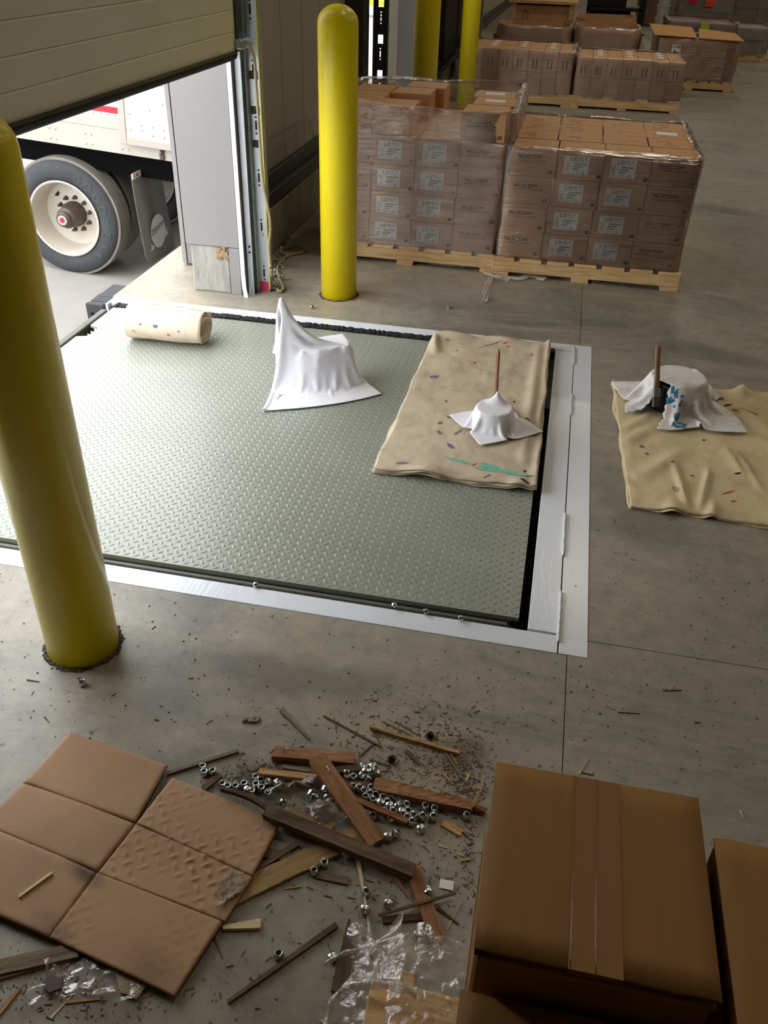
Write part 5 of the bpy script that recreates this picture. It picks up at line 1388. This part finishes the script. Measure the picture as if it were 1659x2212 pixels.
SPL = [((608,1531),(668,1594),.012,M_GREYW,'dark forked splinter above the short red board'),((412,1497),(438,1521),.002,M_PALE,'pale straw left of the debris field, on clean floor'),
 ((828,1558),(886,1586),.005,M_GREYW,'grey splinter just above the long tan stick'),((854,1558),(908,1590),.004,M_OLD,'dark splinter parallel to the grey one above the tan stick'),
 ((957,1616),(1006,1690),.008,M_GREYW,'forked grey splinter hanging from the tan stick end'),((973,1628),(988,1650),.006,M_TAN,'small tan splinter at the tan stick end'),
 ((878,1621),(905,1650),.010,M_OLD,'flat brown splinter left of the forked grey one'),((886,1620),(916,1655),.003,M_TAN,'thin tan splinter beside the flat brown one'),((893,1658),(922,1680),.003,M_TAN,'thin splinter above the splintered red board'),
 ((957,1670),(978,1692),.006,M_TAN,'short splinter between red board and forked one'),((1005,1690),(1016,1666),.005,M_PALE,'pale upright splinter in the sawdust'),((1025,1732),(1042,1700),.009,M_OLDY,'yellow splinter at the end of the red board'),
 ((540,2112),(562,2129),.004,M_OLD,'tiny curl of wood by the lone stick'),((143,2164),(216,2158),.006,M_TAN,'tan splinter below the film sheet'),((110,2198),(158,2147),.004,M_PALE,'pale splinter slanting by the dark chip'),
 ((-5,2190),(44,2133),.009,M_TAN,'splinter at the left bottom edge of photo'),((1250,1672),(1271,1640),.003,M_PALE,'straw sticking out behind the largest carton'),((1256,1668),(1282,1674),.003,M_OLD,'dark straw beside the pale one behind the carton'),
 ((1335,1538),(1382,1541),.002,M_OLD,'hair-thin splinter on the open right-hand floor'),((1433,1490),(1472,1490),.005,M_GREYW,'small grey splinter on the right-hand floor'),((1305,1525),(1330,1533),.002,M_PALE,'faint straw on the right-hand floor'),
 ((485,1966),(512,1953),.005,M_GREYW,'small grey splinter by the torn cardboard edge'),((463,2025),(480,2068),.004,M_OLD,'brown splinter below the pale wedge'),((615,1918),(650,1915),.005,M_TAN,'small tan splinter below the wide board'),
 ((700,1934),(718,1938),.002,M_OLD,'tiny dark splinter on open floor'),((790,1900),(807,1905),.003,M_OLD,'tiny splinter right of the grey chip'),((945,1890),(977,1930),.004,M_GREYW,'curled grey splinter right of the short red board'),
 ((965,2008),(998,1948),.003,M_PALE,'long bent straw beside the carton stack'),((945,1960),(990,1995),.007,M_OLD,'dark splinter behind the short red board'),((995,1858),(1016,1856),.007,M_TAN,'tan splinter tucked by the carton side'),
 ((990,1785),(1010,1808),.002,M_OLD,'thin splinter right of the tan chip'),((515,1640),(524,1622),.003,M_TAN,'small splinter above the nut group'),((545,1665),(575,1648),.005,M_OLD,'brown splinter near the tan slat'),
 ((520,1655),(548,1700),.005,M_GREYW,'grey splinter standing among the left nuts'),((775,1633),(808,1605),.006,M_OLD,'brown splinter below the thin grey stick'),((812,1585),(820,1606),.005,M_OLD,'short splinter under the thin grey stick'),
 ((800,1640),(842,1655),.005,M_OLD,'dark splinter above the shiny nut cluster'),((722,1552),(726,1580),.003,M_GREYW,'little cross splinter on the thin grey stick'),((58,1468),(84,1472),.004,M_OLD,'small splinter below the nearest bollard'),
 ((96,1548),(106,1560),.004,M_OLD,'dark speck of wood above the cardboard'),((328,1358),(336,1352),.003,M_OLD,'tiny chip on the floor near the leveler frame'),((1445,1492),(1456,1480),.003,M_PALE,'pale chip right of centre on the floor'),
 ((1600,1750),(1606,1766),.003,M_PALE,'pale curved chip at the right-hand floor'),((985,1842),(1002,1850),.003,M_PALE,'pale chip by the carton stack'),((948,1825),(968,1832),.004,M_PALE,'pale chip below the tan one')]
for a, b, w, mm, lb in SPL:
    plank(a, b, w, max(.002, w*.5), mm, lb, name='wood_splinter', jag=.8, taper1=.4, group='wood splinters strewn over the floor')

# ------------------------------------------------------------------ nuts
def nut_parts():
    m = MB(); r = .0094; n = 12; hexr = []
    for i in range(n):
        a = 2*math.pi*i/n; hexr.append(r*1.08/math.cos(0) if i % 2 == 0 else r*1.08*math.cos(math.pi/6))
    hb, ht = 0.0, .0115
    def ring(rs, z): return [(rs[i]*math.cos(2*math.pi*i/n), rs[i]*math.sin(2*math.pi*i/n), z) for i in range(n)]
    c = lambda v: [v]*n
    rings = [ring(c(.0048), .003), ring(c(.0048), .0002), ring(c(.0085), 0), ring(hexr, .0012), ring(hexr, ht-.0012), ring(c(.0090), ht), ring(c(.0086), ht+.0035), ring(c(.0074), ht+.0048), ring(c(.0060), ht+.0045), ring(c(.0052), ht+.003), ring(c(.0050), .003)]
    vs = [p for r_ in rings for p in r_]
    m.add(vs, [(i*n+j, i*n+(j+1)%n, (i+1)*n+(j+1)%n, (i+1)*n+j) for i in range(len(rings)-1) for j in range(n)])
    a = m.mesh('nut_body', M_NUT, True)
    m = MB().lathe([(.0052,.010),(.0052,.0132),(.0060,.0146)], 12, caps=False); b = m.mesh('nylon_ring', M_INK, 'all')
    return a, b
NB, NI = nut_parts()
def nut(p, label, group=None, tilt=0, lift=0, s=1.0):
    c = G(p[0], p[1], .008+lift)
    t = thing('lock_nut', label, 'nut', (c.x, c.y, lift+.0003), group=group)
    if tilt:
        az = rnd(0, 6.28); t.rotation_euler = (math.radians(90)*(1 if tilt == 1 else .55), 0, az); t.location.z += .0092 if tilt == 1 else .006
        t.location.x -= math.sin(az)*-.008*0; 
    else: t.rotation_euler = (0, 0, rnd(0, 1))
    t.scale = (s, s, s)
    link('nut_body', NB, t); link('nylon_ring', NI, t); return t
ORDS = ('first','second','third','fourth','fifth','sixth','seventh','eighth','ninth','tenth','eleventh','twelfth','thirteenth','fourteenth','fifteenth','sixteenth','seventeenth','eighteenth','nineteenth','twentieth','twenty-first','twenty-second','twenty-third','twenty-fourth','twenty-fifth','twenty-sixth')
def ranked(pts, what, group, **k):
    for i, p in enumerate(sorted(pts, key=lambda q: q[1])): nut(p, what % ORDS[i], group, **k)
def z3(l): return [(700+x/4.608, 1500+y/4.608) for x, y in l]
def z2(l): return [(340+x/3.95, 1500+y/3.95) for x, y in l]
def z4(l): return [(460+x/2.765, 1780+y/2.765) for x, y in l]
gA, lA = 'upright nuts right of the diagonal red board', 'zinc lock nut standing upright in the dense cluster right of the diagonal board'
gB, lB = 'toppled nuts right of the diagonal red board', 'zinc lock nut lying on its side in the dense cluster right of the diagonal board'
gC, lC = 'upright nuts between cardboard and grey film', 'zinc lock nut standing between cardboard corner and grey film rag'
gD, lD = 'nuts half hidden around the grey film', 'zinc lock nut half hidden in the dark around the grey film rag'
ranked(z3([(228,820),(293,828),(450,740),(468,935),(355,935),(398,968),(460,995),(588,1030),(648,1003),(712,1028),(487,1055),(550,1078),(632,1080),(778,1053),(822,1103),(836,1168),(888,1210),(876,1272),(826,1232),(668,1235),(690,1170),(292,925),(415,1025),(487,1212)]), 'upright zinc lock nut, %s from the top in the cluster right of the diagonal board', gA)
ranked(z3([(518,712),(355,800),(425,812),(522,770),(480,800),(395,755),(400,850),(520,1000),(575,975),(688,1112),(752,1088),(763,1150),(590,1110),(610,1200)]), 'toppled zinc lock nut, %s from the top in the cluster right of the diagonal board', gB, tilt=1)
ranked(z3([(500,745),(445,790)]), 'toppled lock nut, %s from the top of two perched on other nuts', gB, tilt=1, lift=.012)
ranked(z2([(840,710),(886,735),(740,768),(842,773),(888,803),(945,850),(804,830),(667,790),(600,790),(555,770)]), 'upright lock nut, %s from the top between cardboard corner and grey film rag', gC)
for p in z2([(1615,700),(1360,870),(1290,855),(1410,820),(1005,770),(1060,950),(1440,870),(975,745),(1040,800)]): nut(p, lD, gD, tilt=2)
S = [((z2([(388,620)])[0]),0,'upper nut of the trio left of the heap'),((z2([(400,668)])[0]),0,'lower left nut of the trio left of the heap'),((z2([(470,660)])[0]),0,'right-hand nut of the trio left of the heap'),
 (z2([(745,812)])[0],1,'bright nut lying on its side among the cardboard corner nuts'),
 (z3([(1008,1117)])[0],0,'upper left nut of the four in a square below the splintered board'),(z3([(1098,1143)])[0],0,'upper right nut of the four in a square'),(z3([(980,1218)])[0],0,'lower left nut of the four in a square'),(z3([(1088,1222)])[0],0,'lower right nut of the four in a square'),
 (z3([(993,1325)])[0],1,'bright nut on its side below the four in a square'),(z3([(1420,1210)])[0],0,'lone upright nut beside the splintered board end'),(z3([(672,1428)])[0],1,'nut on its side at the lower end of the diagonal board'),
 (z3([(733,1385)])[0],2,'nut leaning just right of the diagonal board end'),(z3([(203,1570)])[0],1,'bright nut on its side above the yellow board edge'),
 (z4([(667,235)])[0],0,'upright nut right of two below the wide thin board'),(z4([(604,282)])[0],0,'upright nut left of two below the wide thin board'),(z4([(917,408)])[0],0,'upright nut beside the pale tapering sliver'),
 (z4([(886,515)])[0],1,'toppled nut at the tip of the pale sliver'),(z4([(1030,465)])[0],1,'bright toppled nut alone on the floor right of the pale sliver'),(z4([(1293,385)])[0],1,'toppled nut between short red board and carton stack'),
 (z4([(1205,655)])[0],1,'left nut of three at the top edge of the film heap'),(z4([(1248,678)])[0],0,'middle upright nut of three at the film heap edge'),(z4([(1288,660)])[0],1,'right nut of three at the film heap edge'),
 (z4([(392,780)])[0],0,'lone upright nut beside the long lone stick'),(z4([(693,812)])[0],1,'toppled nut left of the dark wedge scrap'),
 ((177,1475),0,'nut on the floor in front of the nearest bollard'),((671,663),1,'nut on the floor before the domed bollard'),((968,664),1,'nut on the floor between bollard and right pallet')]
for p, tl, lb in S: nut(p, lb, tilt=tl)
for p, lb in (((556,1262),'left nut stuck at the near edge of the pit frame'),((856,1310),'second nut at the near edge of the pit frame'),((915,1322),'third nut at the near edge of the pit frame'),((991,1335),'fourth nut, nearest the corner of the pit frame')): nut(p, lb, tilt=1, lift=.002, s=.8)
for p, lb in ((z3([(1035,405)])[0],'glossy black cap right of the long tan stick'),(z3([(655,640)])[0],'crushed black cap above the shiny nuts')):
    c = G(p[0], p[1], .005); t = thing('plastic_cap', lb, 'cap', (c.x, c.y, .0003), (.5, .3, .4))
    MB().lathe([(.008,.0),(.0095,.004),(.009,.014),(.006,.016),(0,.016)], 14, Matrix.Translation((0,0,.003))).obj('cap_body', M_NUTD, t, smooth=True)
# nuts swept behind the door track
gk, lk = 'dark greasy nuts heaped behind the track', 'dark shiny nut in the small heap behind the slotted track'
for k in range(26):
    px = 598+random.gauss(0,9); py = 572+random.gauss(0,20)-(px-598)*1.0
    nut((px, py), lk, gk, tilt=random.choice((0,1,1,2)), lift=random.choice((0,0,.012)), s=.95)
for k in range(8): nut((556+random.gauss(0,3), 588+random.gauss(0,8)), 'dark nut seen in the gap left of the slotted track', 'nuts in the gap left of the slotted track', tilt=1)
# flat stones / chips lower left
for pts, mm, lb in ((((92,2128),(112,2112),(138,2118),(134,2140),(108,2150)), mat('maroon_chip',(72,48,44),.5), 'dark maroon chip lying on the thin film'), (((250,2108),(300,2100),(322,2125),(300,2160),(262,2150)), M_TORN, 'torn grey paper scrap under the cardboard lower edge')):
    t = thing('scrap', lb, 'scrap', tuple(G(*pts[0]))); Q = [G(*p) for p in pts]
    MB().prism([(q.x-t.location.x, q.y-t.location.y) for q in Q], .004, .010).obj('scrap_piece', mm, t)
t = thing('dust_clump', 'grey clump of fluff on the floor left of the forked splinter', 'dust', tuple(G(543,1558)))
m = MB()
for k in range(90):
    x = rnd(-.018,.018); s = rnd(.0008,.0025); m.box(x-s, x+s, x*.3+rnd(-.005,.005)-s, x*.3+rnd(-.005,.005)+s*2+.004, 0, rnd(.002,.007), c=.0003)
m.obj('fluff', M_TORN, t)
t = thing('paper_scrap', 'small pale torn paper right of the short red board', 'scrap', tuple(G(962,1912)))
solid(MB().grid([[(x*.012, y*.010, .003+.003*NZ.noise(Vector((x,y,3)))) for x in (-1,0,1.4)] for y in (-1,0,1)]).obj('paper_piece', M_LABEL, t), .0006)

# fine wood crumbs (nobody could count them)
m = MB(); R = random.Random(11)
clusters = [((980,1640),(45,60),420),((1000,1700),(25,30),260),((760,1660),(110,40),420),((600,1680),(60,20),260),((520,1680),(40,14),200),((900,1600),(60,40),200),((1010,1800),(14,70),200),((900,1850),(80,60),120),((850,1940),(60,40),80),((120,2130),(110,40),220),((250,2150),(120,30),140),((560,2000),(120,90),60),((1250,1560),(180,80),70),((400,1500),(230,60),60),((850,1560),(90,40),140),((640,1760),(50,20),120)]
for (cx, cy), (sx, sy), n in clusters:
    for k in range(n):
        px, py = R.gauss(cx, sx), R.gauss(cy, sy)
        if py < 1440 or py > 2400: continue
        p = G(px, py); L_ = R.choice((.001,.001,.0015,.002,.003,.007))*R.uniform(.6,1.2); w = min(L_*.4, R.uniform(.0004,.0011)); a = R.uniform(0, 3.14)
        m.box(-L_, L_, -w, w, 0, R.uniform(.0006,.002), Matrix.Translation((p.x, p.y, .0003)) @ Matrix.Rotation(a,4,'Z'))
tag(m.obj('wood_crumbs', M_DEBRIS), 'sawdust and wood crumbs scattered over the floor', 'sawdust', kind='stuff')
m = MB()
for k in range(420):
    px, py = R.uniform(0,1659), R.uniform(640,1600)
    p = G(px, py)
    if PX0 < p.x < PX1 and PY0 < p.y < PY1 or (p.x < -2.2): continue
    s = R.uniform(.0008,.003); m.box(-s, s, -s*.6, s*.6, 0, .0012, Matrix.Translation((p.x, p.y, .0002)) @ Matrix.Rotation(R.uniform(0,3),4,'Z'))
tag(m.obj('floor_grit', M_DIRT), 'fine dark grit scattered over the concrete floor', 'grit', kind='stuff')
